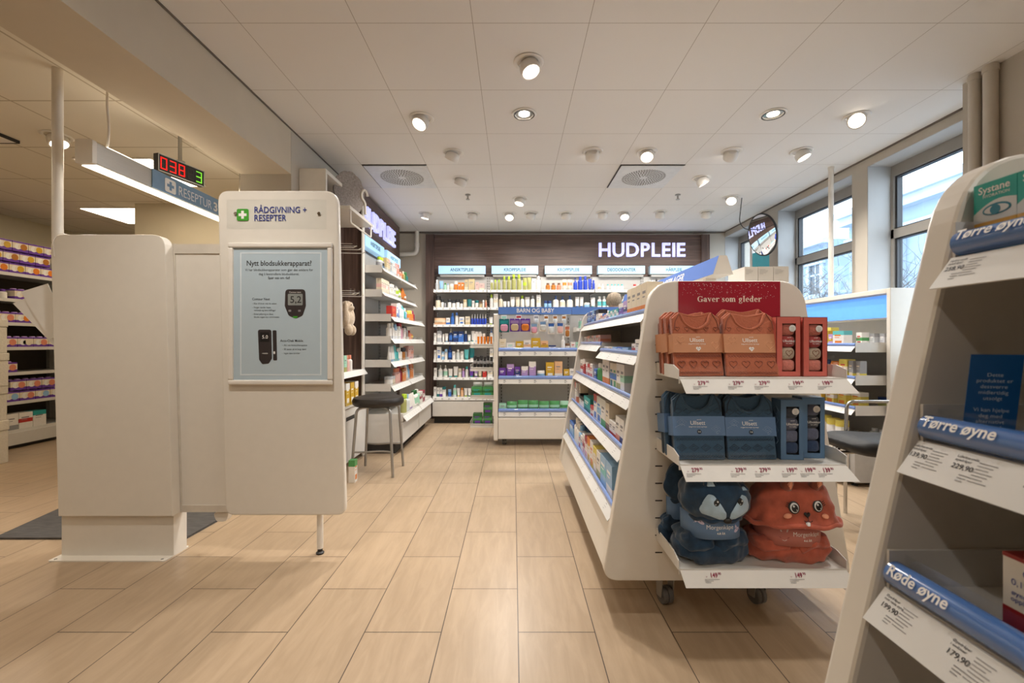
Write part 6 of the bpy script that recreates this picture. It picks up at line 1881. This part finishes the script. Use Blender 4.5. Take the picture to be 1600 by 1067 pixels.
def wool_set(label, w, h, loc, tilt, yaw, cols, blue, size, detail=True, group='folded wool sets'):
    """sweater folded over its trousers, held by a paper sleeve; stands leaning back"""
    A, Bk, P_c, L_c = cols
    t = thing('wool_set', label, 'folded clothing', (0, 0, 0), group)
    th = .013

    def soft(m, amp=.003, fr=14.):
        for v in m.v:
            q = v*fr+Vector((loc[0]*9, loc[1]*7, loc[2]*5))
            v.y += amp*noise.noise(q)
            v.x += amp*.6*noise.noise(q+Vector((5, 0, 0)))
        return m
    nl = [(-w*.31+w*.62*k/10, h-.006-.056*sin(pi*k/10)**.55) for k in range(11)]
    sh = [(-w/2, 0), (w/2, 0), (w/2, h*.3), (w/2-.001, h*.9), (w*.42, h-.012), (w*.33, h)]+[(x, z) for x, z in nl[::-1]]+[(-w*.33, h), (-w*.42, h-.012), (-w/2+.001, h*.9), (-w/2, h*.3)]
    m = MB().prism(sh, 'xz', -th, 0, A)
    o_ = soft(m).build('sweater_front', t, bevel=.004)
    bk = [(-w/2+.003, .0), (w/2-.003, 0), (w/2-.002, h*.93), (w*.36, h+.004), (w*.2, h-.003), (0, h-.010), (-w*.2, h-.003), (-w*.36, h+.004), (-w/2+.002, h*.93)]
    soft(MB().prism(rpoly(bk, .01, 4), 'xz', 0, .012, A)).build('sweater_back', t, bevel=.004)
    soft(MB().prism(rpoly([(-w/2+.004, .002), (w/2-.004, .002), (w/2-.006, h*.86), (-w/2+.006, h*.86)], .012), 'xz', .0125, .034, Bk), .002).build('trousers', t, bevel=.006)
    MB().tube([(x*1.04, -th*.75, z-.003) for x, z in nl], .0062, A, 8).tube([(x*1.02, .004, h-.004-.010*sin(pi*k/10)) for k, (x, z) in enumerate(nl)], .005, A, 8).build('collar', t)
    MB().tube([(-w*.34, -th-.001, h-.004), (-w*.43, -th-.001, h*.86), (-w*.47, -th-.001, h*.72)], .0016, Bk, 6).tube([(w*.34, -th-.001, h-.004), (w*.43, -th-.001, h*.86), (w*.47, -th-.001, h*.72)], .0016, Bk, 6).build('sleeve_seam', t)
    z0, z1 = h*.36, h*.655
    b = MB().box(-w/2-.004, w/2+.004, -th-.0042, -th-.0036, z0, z1, P_c).box(-w/2-.004, -w/2-.0034, -th-.004, .036, z0, z1, P_c).box(w/2+.0034, w/2+.004, -th-.004, .036, z0, z1, P_c).box(-w/2-.004, w/2+.004, .0355, .036, z0, z1, P_c)
    bo = b.build('paper_band', t)
    if detail:
        e = -th-.0044
        g = MB()
        g.text('Ullsett', (-.004, e, z0+(z1-z0)*.56), .021, TXTW, bold=.002)
        g.text('langermet trøye og longs', (-.004, e, z0+(z1-z0)*.43), .0066, TXTW)
        g.text('apotek', (.002, e, z0+(z1-z0)*.80), .0058, TXTW)
        g.build('lettering', bo)
        g = MB()
        if blue:
            g.disc((0, e, z0+(z1-z0)*.20), (0, -1, 0), .0085, BLUED, .0004)
        else:
            g.prism([(p[0], p[2]) for p in heart(0, z0+(z1-z0)*.20, .0095, 0)], 'xz', e-.0004, e, TXTW)
        g.text(size, (0, e-.0008, z0+(z1-z0)*.175), .0075, TXTW if blue else RUSTD, bold=.02)
        g.build('size_mark', bo)
        g = MB()
        for sx in (-1, 1):
            if blue:
                for s_ in (1, .5):
                    g.tube(diamond(sx*w*.34, z0+(z1-z0)*(.70 if sx < 0 else .36), .018*s_, .012*s_, e), .0006, L_c, 4, True)
            else:
                g.tube(heart(sx*w*.36, z0+(z1-z0)*(.66 if sx < 0 else .40), .015, e), .0006, L_c, 4, True)
            g.tube([(sx*w*.34+.012*cos(.5*k)+.002*k*sx, e, z0+(z1-z0)*(.5 if sx < 0 else .18)+.006*sin(.7*k)) for k in range(9)], .0006, L_c, 4)
        g.build('band_drawing', bo)
        g = MB()
        for s_ in (0, 1):                     # knitted zigzags, hearts or diamonds
            zc = (z0-.012, .012)[s_]
            n = 17
            g.tube([(-w*.46+w*.92*k/n, -th-.0012, zc+(.005 if k % 2 else -.005)) for k in range(n+1)], .0011, Bk, 4)
            g.tube([(-w*.46+w*.92*k/n, -th-.0012, zc+(-.005 if k % 2 else .005)) for k in range(n+1)], .0011, Bk, 4)
        for k in range(4):
            x = -w*.36+w*.24*k
            if blue:
                g.tube(diamond(x, z0*.5, .018, .013, -th-.0012), .0012, Bk, 4, True).tube(diamond(x, z0*.5, .009, .006, -th-.0012), .0012, Bk, 4, True)
            else:
                g.tube(heart(x, z0*.52, .0145, -th-.0012), .0013, Bk, 4, True)
        for k in range(5):
            x = -w*.4+w*.2*k
            g.tube(diamond(x, h*.70+.008, .016, .010, -th-.0008) if blue else heart(x, h*.71+.006, .009, -th-.0008), .0009, Bk, 4, True)
        g.build('knit_pattern', t)
    t.location = loc
    t.rotation_euler = (radians(-tilt), 0, radians(yaw))
    return t


Z3, Z2, Z1 = 1.0055, .6975, .3255
cr = (RUST, RUSTD, RUSTB, RUSTL)
cb = (BLUEW, BLUED, BLUEB, BLUEL)
wool_set('rust wool set with paper band, front one of the stack by the slotted end panel', .186, .242, (.690, 1.632, Z3), 9, 4, cr, False, '3-4')
wool_set('rust wool set, second in the stack by the slotted end panel, edge showing', .186, .246, (.682, 1.682, Z3), 8, 7, cr, False, '3-4', False)
wool_set('rust wool set, rearmost in the stack by the slotted end panel, edge showing', .186, .244, (.676, 1.732, Z3), 5, 9, cr, False, '3-4', False)
wool_set('rust wool set with paper band, in front next to the red sock boxes', .194, .240, (.884, 1.625, Z3), 9, 0, cr, False, '5-6')
wool_set('rust wool set behind the one next to the red sock boxes, collar showing', .190, .256, (.889, 1.680, Z3), 8, -3, cr, False, '5-6', False)
wool_set('blue wool set with paper band, front one of the stack by the slotted end panel', .186, .242, (.690, 1.625, Z2), 9, 0, cb, True, '5-6')
wool_set('blue wool set, rear one of the stack by the slotted end panel, edge showing', .170, .244, (.668, 1.70, Z2), 7, 10, cb, True, '5-6', False)
wool_set('blue wool set with paper band, in front next to the blue sock boxes', .180, .236, (.884, 1.628, Z2), 9, 0, cb, True, '7-8')
wool_set('blue wool set hidden behind the one next to the blue sock boxes', .176, .236, (.884, 1.69, Z2), 8, 0, cb, True, '7-8', False)


def sock_box(label, loc, w, d, h, bx, edge, socks, text_m, yaw=0, blue=False):
    t = thing('sock_box', label, 'gift box', (0, 0, 0), 'sock gift boxes')
    wx0, wx1, wz0, wz1 = -w*.26, w*.30, h*.085, h*.885
    m = MB()
    e = .0016
    m.box(-w/2, w/2, d/2-e, d/2, 0, h, bx).box(-w/2, -w/2+e, -d/2, d/2, 0, h, bx).box(w/2-e, w/2, -d/2, d/2, 0, h, bx).box(-w/2, w/2, -d/2, d/2, 0, e, bx).box(-w/2, w/2, -d/2, d/2, h-e, h, bx)
    for a in ((-w/2, wx0, 0, h), (wx1, w/2, 0, h), (wx0, wx1, 0, wz0), (wx0, wx1, wz1, h)):
        m.box(a[0], a[1], -d/2, -d/2+e, a[2], a[3], bx)
    m.build('box', t)
    MB().box(wx0, wx1, -d/2+.0004, -d/2+.0008, wz0, wz1, CLEAR).build('window', t)
    n = len(socks)
    hh = (wz1-wz0)/n
    for k, c in enumerate(socks):
        z = wz1-hh*(k+.5)
        b = MB().blob(((wx0+wx1)/2, -d/2+.0235, z), ((wx1-wx0)*.56, .021, hh*.51), c, .62, 22, 14, .0025, 40, k*3.1+loc[0])
        so = b.build('rolled_sock', t)
        if k == 2 and not blue:
            g = MB().tube([(p[0], -d/2+.0025+.25*abs(p[2]-z)**1.5, p[2]) for p in heart((wx0+wx1)/2+.002, z+.002, .0125, 0)], .0011, RUSTD, 4, True)
            g.build('heart_pattern', so)
    g = MB()
    y = -d/2-.0004
    cx_ = (wx0+wx1)/2
    g.text('Ullsokker', (cx_, y, h*.575), .0125, TXTW, bold=.002, sx=.95)
    g.text('kos i pakke', (cx_, y, h*.545), .0052, TXTW, bold=.01)
    g.text('apotek', (cx_, y, h*.645), .0055, TXTW)
    g.build('lettering', t)
    g = MB().disc((wx1-.013, -d/2-.0003, wz1-.018), (0, -1, 0), .0125, TICKET, .0005)
    for k in range(3):
        g.text(('4 par', 'myke', 'sokker')[k], (wx1-.013, -d/2-.0012, wz1-.0165-.0055*k), .0052, GREYINK)
    g.build('sticker', t)
    g = MB()
    for k in range(4):
        zc = h*(.3+.17*k)
        p = diamond(0, zc, .017, .017, 0) if blue else heart(0, zc, .015, 0)
        g.tube([(-w/2-.0004, q[0], q[2]) for q in p], .0007, edge, 4, True)
    g.build('side_drawing', t)
    t.location = loc
    t.rotation_euler = (0, 0, radians(yaw))


SRED = M('sock_box_red', 'CA6559', .45, nz=.02)
SREDL = M('sock_box_red_line', 'D88A74', .5)
SBL = M('sock_box_blue', '58799B', .45, nz=.02)
SBLL = M('sock_box_blue_line', '93AECB', .5)
sk = [M('sock_'+n, c, .9, nz=.14, ns=160, bump=.3, sheen=.3) for n, c in (('rose', 'C9705F'), ('red', 'A63A38'), ('oat', 'C3AE98'), ('coral', 'D67F70'), ('slate', '5C5F72'), ('charcoal', '42454F'), ('navy', '34486B'), ('greyblue', '6A6F86'))]
sock_box('red sock box with window of rolled socks, the one touching the rust wool sets', (1.018, 1.652, Z3), .090, .066, .222, SRED, SREDL, sk[:4], TXTW)
sock_box('red sock box with window of rolled socks, at the outer end of the upper tray', (1.117, 1.652, Z3), .090, .066, .220, SRED, SREDL, sk[:4], TXTW)
sock_box('blue sock box with window of rolled dark socks, the one touching the blue wool sets', (1.034, 1.652, Z2), .082, .066, .222, SBL, SBLL, [sk[5], sk[4], sk[7], sk[6]], TXTW, -4, True)
sock_box('blue sock box with rolled dark socks, at the outer end of the middle tray', (1.128, 1.675, Z2), .082, .066, .228, SBL, SBLL, [sk[4], sk[5], sk[7], sk[6]], TXTW, -4, True)

# ---- children's bath robes with animal hoods
FOXB = M('plush_blue', '1F3B55', .95, nz=.3, ns=26, bump=.35, sheen=.3)
FOXD = M('plush_blue_dark', '1B344A', .95, nz=.2, ns=26, bump=.35, sheen=.5)
FOXL = M('plush_pale_blue', 'A9C3D6', .95, nz=.12, ns=40, bump=.25, sheen=.5)
SQR = M('plush_rust', 'B65B45', .95, nz=.2, ns=26, bump=.35, sheen=.3)
SQD = M('plush_rust_dark', '8E4B34', .95, nz=.16, ns=26, bump=.35, sheen=.5)
SQP = M('plush_peach', 'EFA585', .9, nz=.05)
BANDB = M('robe_band_blue', '6484AC', .5, nz=.03)
BANDR = M('robe_band_rose', 'BC7267', .5, nz=.03)
EYEW = M('eye_white', 'EEF1F2', .5)


class Hood:
    """a draped hood: superellipse sections of half width W(u) and depth D(u), u from hem 0 to crown 1; appliques are laid on its front"""

    def __init__(s, cx_, cy_, z0, z1, Wf, Df, e):
        s.cx, s.cy, s.z0, s.z1, s.W, s.D, s.e = cx_, cy_, z0, z1, Wf, Df, e

    def pt(s, u, a):
        def pw(x):
            return math.copysign(abs(x)**s.e, x)
        return Vector((s.cx+pw(cos(a))*s.W(u), s.cy+pw(sin(a))*s.D(u)*(1 if sin(a) < 0 else .8), s.z0+(s.z1-s.z0)*u))

    def y(s, x, z):
        u = min(1., max(0., (z-s.z0)/(s.z1-s.z0)))
        v = min(1., abs(x-s.cx)/max(1e-4, s.W(u)))
        return s.cy-s.D(u)*max(0., 1-v**(2/s.e))**(s.e/2)

    def mesh(s, mb, m, seed):
        rg = []
        for i in range(25):
            u = 1-(1-i/24)**1.35
            ring = []
            for k in range(64):
                p = s.pt(min(u, .9995), 2*pi*k/64)
                q = Vector((p.x, p.y, p.z*1.0))+Vector((seed, 0, seed))
                n = .0032*noise.noise(q*30)+.0035*noise.noise(Vector((q.x*22, q.y*22, q.z*9)))
                side = min(1., abs(p.x-s.cx)/.07)
                ring.append(p+Vector((p.x-s.cx, p.y-s.cy, 0)).normalized()*n*(1+2.2*side))
            rg.append(ring)
        return mb.rings(rg, m, True, True)

    def patch(s, mb, poly, lift, m, rings=5):
        if sum(poly[i][0]*poly[(i+1) % len(poly)][1]-poly[(i+1) % len(poly)][0]*poly[i][1] for i in range(len(poly))) > 0:
            poly = poly[::-1]
        cx_ = sum(p[0] for p in poly)/len(poly); cz_ = sum(p[1] for p in poly)/len(poly)
        n = len(poly)
        v = [(cx_, s.y(cx_, cz_)-lift, cz_)]
        f = []
        for r in range(1, rings+1):
            for p in poly:
                x, z = cx_+(p[0]-cx_)*r/rings, cz_+(p[1]-cz_)*r/rings
                v.append((x, s.y(x, z)-lift*(1 if r < rings else .35), z))
        for k in range(n):
            f.append((0, 1+(k+1) % n, 1+k))
            for r in range(rings-1):
                a = 1+r*n
                f.append((a+k, a+(k+1) % n, a+n+(k+1) % n, a+n+k))
        mb.add(v, f, m, True)


def ell(cx_, cz_, a, b, n=24, rot=0.):
    return [(cx_+a*cos(t_)*cos(rot)-b*sin(t_)*sin(rot), cz_+a*cos(t_)*sin(rot)+b*sin(t_)*cos(rot)) for t_ in [2*pi*k/n for k in range(n)]]


def robe(label, loc, main, dark, band, kind, yaw=0., detail=True):
    t = thing('bath_robe', label, 'folded clothing', (0, 0, 0), 'folded animal bath robes')
    fox = kind == 'fox'
    w = .128 if fox else .140
    hb = .112 if fox else .096
    m = MB()
    m.blob((0, .012, hb*.36), (w+.004, .078, hb*.40), main, .6, 56, 24, .018, 19, 2. if fox else 5.)
    m.build('folded_body', t, sub=1)
    m = MB()
    for s_ in (-1, 1):
        m.blob((s_*w*.46, .004, hb*.72), (w*.52, .076, hb*.34), main, .75, 40, 20, .020, 21, 7.+s_)
    m.build('folded_front', t, sub=1)
    zm = .155 if fox else .135
    MB().blob((0, .02, zm), (w-.036, .066, .085), dark, .7, 36, 20, .012, 16, 3.).build('rolled_middle', t, sub=1)
    bw = w-.026
    rg = []
    for k in range(25):
        a = pi+pi*k/24
        rg.append((math.copysign(abs(cos(a))**.7, cos(a))*bw, .02-abs(sin(a))**.7*.098))
    b = MB()
    zb0, zb1 = (.100, .182) if fox else (.070, .150)
    v = [(x, y+(z-zb0)*.1, z) for z in (zb0, zb1) for x, y in rg]
    f = [(k, k+1, 26+k, 25+k) for k in range(24)]
    b.add(v, f, band, True)
    bo = b.build('paper_band', t)
    sd = bo.modifiers.new('thick', 'SOLIDIFY'); sd.thickness = .0012; sd.offset = 1
    yb = .02-.098-.0012
    if detail:
        def fy(x, z):                       # front of the paper band at this place
            a = min(1., abs(x)/bw)
            cc = a**(1/.7)
            return .02-max(0., 1-cc*cc)**.35*.098+(z-zb0)*.1-.0016
        def onband(mb):
            for q in mb.v:
                q.y = fy(q.x, q.z)+(q.y-yb)
        g = MB()
        tx_ = 0.002 if fox else .034
        g.text('Morgenkåpe', (tx_, yb, zb0+.036), .022, TXTW, bold=-.002, width=.098)
        g.text('4-8 ÅR' if fox else '4-6 ÅR', (tx_+.002, yb, zb0+.018), .0105, TXTW, bold=.02)
        if not fox:
            g.text('apotek', (tx_, yb, zb0+.063), .007, TXTW)
        onband(g)
        g.build('lettering', bo)
        g = MB()
        if fox:
            LI = M('band_lilac', 'CFC4DA', .5)
            for cx_, zz in ((-.074, zb1-.024), (.076, zb0+.030)):
                for s_ in (-1, 1):
                    g.prism(ell(cx_+s_*.010, zz, .012, .006, 14, -s_*.5), 'xz', yb-.0004, yb, LI)
                    g.prism([(cx_+s_*.012-.005, zz+.008), (cx_+s_*.012+.005, zz+.008), (cx_+s_*.014, zz+.02)], 'xz', yb-.0004, yb, LI)
                    g.prism(ell(cx_+s_*.009, zz+.002, .0016, .0016, 8), 'xz', yb-.0008, yb, BLUED)
        else:
            for s_ in (-1, 1):
                g.tube([(-.045+s_*.010, yb, zb1-.030), (-.045+s_*.018, yb, zb1-.012), (-.045+s_*.012, yb, zb1-.016), (-.045+s_*.008, yb, zb1-.030)], .0007, TXTW, 4, True)
                g.tube([(-.045+s_*.016, yb, zb0+.032), (-.045+s_*.010, yb, zb0+.028)], .0008, M('ink_rose', '7A2F2C', .5), 4)
            g.tube([(-.052, yb, zb0+.022), (-.045, yb, zb0+.019), (-.038, yb, zb0+.023)], .0008, TXTW, 4)
        onband(g)
        g.build('band_drawing', bo)
    # hood
    if fox:
        sh = Hood(.004, -.008, .168, .335, lambda u: .122*(1-abs(2*u-.85)**2.6*.42)*min(1, (1-u)*9)**.5, lambda u: .098*(1-abs(2*u-.8)**3*.35)*min(1, (1-u)*5)**.5, .82)
    else:
        sh = Hood(.004, -.008, .150, .305, lambda u: .168*(1-.46*u**1.2)*min(1, (1-u)*7)**.5, lambda u: .104*(1-.30*u)*min(1, (1-u)*4.5)**.5, .74)
    ho = sh.mesh(MB(), main, 11. if fox else 4.).build('hood', t, sub=1)
    hem = MB()
    pts_ = []
    for k in range(33):
        a = pi+pi*k/32
        p = sh.pt(0.02, a)
        pts_.append((p.x, p.y+.003, p.z+.004*sin(k*.9)))
    hem.tube(pts_, .0085, main, 10)
    hem.build('hem', ho)
    t.location = loc
    t.rotation_euler = (0, 0, radians(yaw))
    if not detail:
        return t
    t.location = (0, 0, 0)
    t.rotation_euler = (0, 0, 0)
    p = MB()
    if fox:
        X0 = .016
        for s_ in (-1, 1):
            poly = [(.006, .178), (.008, .205), (.030, .240), (.052, .268), (.070, .272), (.084, .250), (.098, .215), (.090, .200), (.060, .192), (.030, .180)]
            poly = [(X0+s_*a_, z_) for a_, z_ in rpoly(poly, .014, 4)]
            sh.patch(p, poly, .006, FOXL)
        p.build('cheek_patch', ho)
        for s_ in (-1, 1):
            g = MB()
            ex, ez = X0+s_*.045, .243
            sh.patch(g, ell(ex, ez, .0125, .0145), .0075, BLACKP, 3)
            sh.patch(g, ell(ex+.003, ez+.005, .0042, .0048), .0092, EYEW, 2)
            sh.patch(g, ell(ex-.004, ez-.005, .0024, .0026), .0092, EYEW, 2)
            g.build('eye', ho)
        MB().blob((X0, sh.y(X0, .178)-.004, .176), (.014, .008, .010), BLACKP, .8, 14, 10).build('nose', ho)
        for s_, hx, hz, tz in ((-1, -.040, .312, .05), (1, .078, .296, .014)):
            ear = MB()
            for off, mm, k in ((0, main, 1.), (-.006, FOXL, .62)):
                yb_ = sh.y(hx, hz-.02)+off
                q = [(hx-.024*k, yb_, hz-.016), (hx+.024*k, yb_, hz-.016), (hx+.005*k+s_*.004, yb_+.012, hz-.016+(tz+.004)*k), (hx-.005*k+s_*.004, yb_+.012, hz-.016+(tz+.004)*k)]
                ear.add(q+[(a_, b_+.016, c_) for a_, b_, c_ in q], [(0, 1, 2, 3), (7, 6, 5, 4), (0, 4, 5, 1), (1, 5, 6, 2), (2, 6, 7, 3), (3, 7, 4, 0)], mm)
            ear.build('ear', ho, bevel=.004)
    else:
        X0 = .016
        for s_ in (-1, 1):
            g = MB()
            ex, ez = X0+s_*.042, .222+.003*s_
            sh.patch(g, ell(ex, ez, .0190, .0215), .0055, BLACKP, 3)
            sh.patch(g, ell(ex, ez, .0168, .0192), .0072, EYEW, 3)
            sh.patch(g, ell(ex, ez-.0005, .0146, .0166), .0088, BLACKP, 3)
            sh.patch(g, ell(ex-.004, ez+.006, .0052, .0058), .0104, EYEW, 2)
            sh.patch(g, ell(ex+.005, ez-.006, .0026, .0028), .0104, EYEW, 2)
            for k in range(3):
                xx = ex+s_*(.018+.002*k); zz = ez+.012-.006*k
                g.tube([(xx-s_*.002, sh.y(xx, zz)-.006, zz), (xx+s_*.006, sh.y(xx+s_*.006, zz+.004)-.005, zz+.005)], .0011, BLACKP, 5)
            g.build('eye', ho)
        k_ = MB()
        for s_ in (-1, 1):
            sh.patch(k_, ell(X0+s_*.066, .190, .0140, .0085, 20, -.25*s_), .0055, SQP, 3)
        k_.build('cheek_patch', ho)
        mo = MB()
        nx, nz = X0, .196
        sh.patch(mo, [(q[0], q[2]) for q in heart(nx, nz, .0115, 0)], .0065, BLACKP, 3)
        mp_ = [(nx-.014, nz-.018), (nx-.008, nz-.023), (nx, nz-.018), (nx, nz-.008), (nx, nz-.018), (nx+.008, nz-.023), (nx+.014, nz-.018)]
        mo.tube([(x, sh.y(x, z)-.006, z) for x, z in mp_], .0012, BLACKP, 5)
        mo.build('mouth', ho)
        th_ = MB()
        sh.patch(th_, rpoly([(nx-.008, nz-.024), (nx-.007, nz-.038), (nx+.007, nz-.038), (nx+.008, nz-.024)], .004, 3), .0065, EYEW, 3)
        th_.build('tooth', ho)
        for s_, hx, hz in ((-1, -.036, .285), (1, .064, .288)):
            y_ = sh.y(hx, hz-.01)+.012
            ear = MB().tube([(hx, y_, hz-.008), (hx+s_*.004, y_-.012, hz+.014), (hx+s_*.001, y_-.020, hz+.032), (hx-s_*.004, y_-.022, hz+.042)], [.018, .021, .016, .006], dark, 10)
            eo = ear.build('ear', ho)
            MB().tube([(hx+.002, y_-.018, hz-.002), (hx+s_*.004, y_-.030, hz+.016), (hx+s_*.001, y_-.034, hz+.030)], [.006, .009, .004], SQP, 8).build('inner_ear', eo)
    t.location = loc
    t.rotation_euler = (0, 0, radians(yaw))
    return t


robe('blue plush bath robe with a fox-face hood, front robe on the lowest tray', (.738, 1.645, Z1), FOXB, FOXD, BANDB, 'fox', 2)
robe('blue plush bath robe pushed behind the fox-face robe, only its edge showing', (.722, 1.763, Z1), FOXB, FOXD, BANDB, 'fox', 0, False).scale = (1, .4, 1.03)
robe('rust plush bath robe with a squirrel-face hood and ears on the lowest tray', (1.030, 1.655, Z1), SQR, SQD, BANDR, 'squirrel', -3)

# ================= pharmacy shelf at the far wall =================
PXF = -5.3
ZP = (1.862, 1.588, 1.336, 1.076, .808, .496, .196)
for k in range(3):
    y0 = 3.6+.9*k
    o = (-5.5, y0+.45, 0)
    t = thing('pharmacy_shelf', 'grey metal pharmacy shelf bay '+('behind the polystyrene boxes', 'beside the polystyrene boxes, seen past the counter screen', 'hidden behind the counter screen')[k], 'shelf', o, 'pharmacy shelf bays')
    MB(o).box(-5.75, -5.74, y0, y0+.9, 0, 2.1, M('pharmacy_back', '4A3F35', .7)).build('back_panel', t)
    u = MB(o)
    for y in (y0, y0+.88):
        u.box(-5.74, -5.70, y, y+.02, 0, 2.1, GREYST).box(-5.72, -5.32, y+.006, y+.012, .0, 1.3, STEEL_W)
    u.build('upright', t)
    for z in ZP:
        b = MB(o).box(-5.74, PXF, y0+.002, y0+.898, z-.02, z, GREYST).box(PXF, PXF+.006, y0+.002, y0+.898, z-.03, z+.004, STEEL_W)
        b.build('shelf', t)
    MB(o).box(-5.70, PXF+.02, y0+.002, y0+.898, .04, .17, STEEL_W).build('base_front', t)
    MB(o).box(-5.70, PXF-.02, y0+.01, y0+.89, 0, .04, SLOT).build('plinth', t)
GP = 'drink packs on the pharmacy shelf'
pk = random.Random(5)


def pharm(z, y, n, c2, nm, w=.155, h=.106, kind='pack', c1='cream'):
    for i in range(n):
        place(kind, w-.006, .12, h, c1, c2[i % len(c2)], None, (PXF-.07, y+w*(i+.5), z+.0008), pi/2, i+1, nm, GP)


pharm(ZP[0], 4.30, 5, ['orange', 'orange', 'gold'], 'in the bottom layer on the top pharmacy shelf')
pharm(ZP[0]+.120, 4.40, 4, ['gold', 'amber'], 'in the middle layer on the top pharmacy shelf')
pharm(ZP[0]+.240, 4.33, 5, ['amber', 'gold'], 'in the upper layer on the top pharmacy shelf')
pharm(ZP[1], 4.50, 2, ['lilac', 'purple'], 'as single bottles on the second pharmacy shelf', .07, .10, 'bottle', 'white')
pharm(ZP[1], 4.66, 2, ['salmon'], 'on the second pharmacy shelf by the paper sheets')
pharm(ZP[2], 4.36, 3, ['orange', 'salmon'], 'on the third pharmacy shelf beside the foam boxes')
pharm(ZP[3], 4.38, 5, ['salmon', 'salmon', 'cream'], 'on the fourth pharmacy shelf beside the foam boxes')
pharm(ZP[4], 4.38, 2, ['salmon'], 'on the fifth pharmacy shelf beside the foam boxes')
pharm(ZP[5], 4.40, 5, ['light-blue', 'light-blue', 'salmon'], 'in the bottom layer on the sixth pharmacy shelf')
pharm(ZP[5]+.120, 4.62, 3, ['salmon'], 'in the upper layer on the sixth pharmacy shelf')
pharm(ZP[6], 4.42, 4, ['red', 'grey', 'red', 'teal'], 'on the lowest pharmacy shelf above the floor', .14, .17, 'carton', 'white')
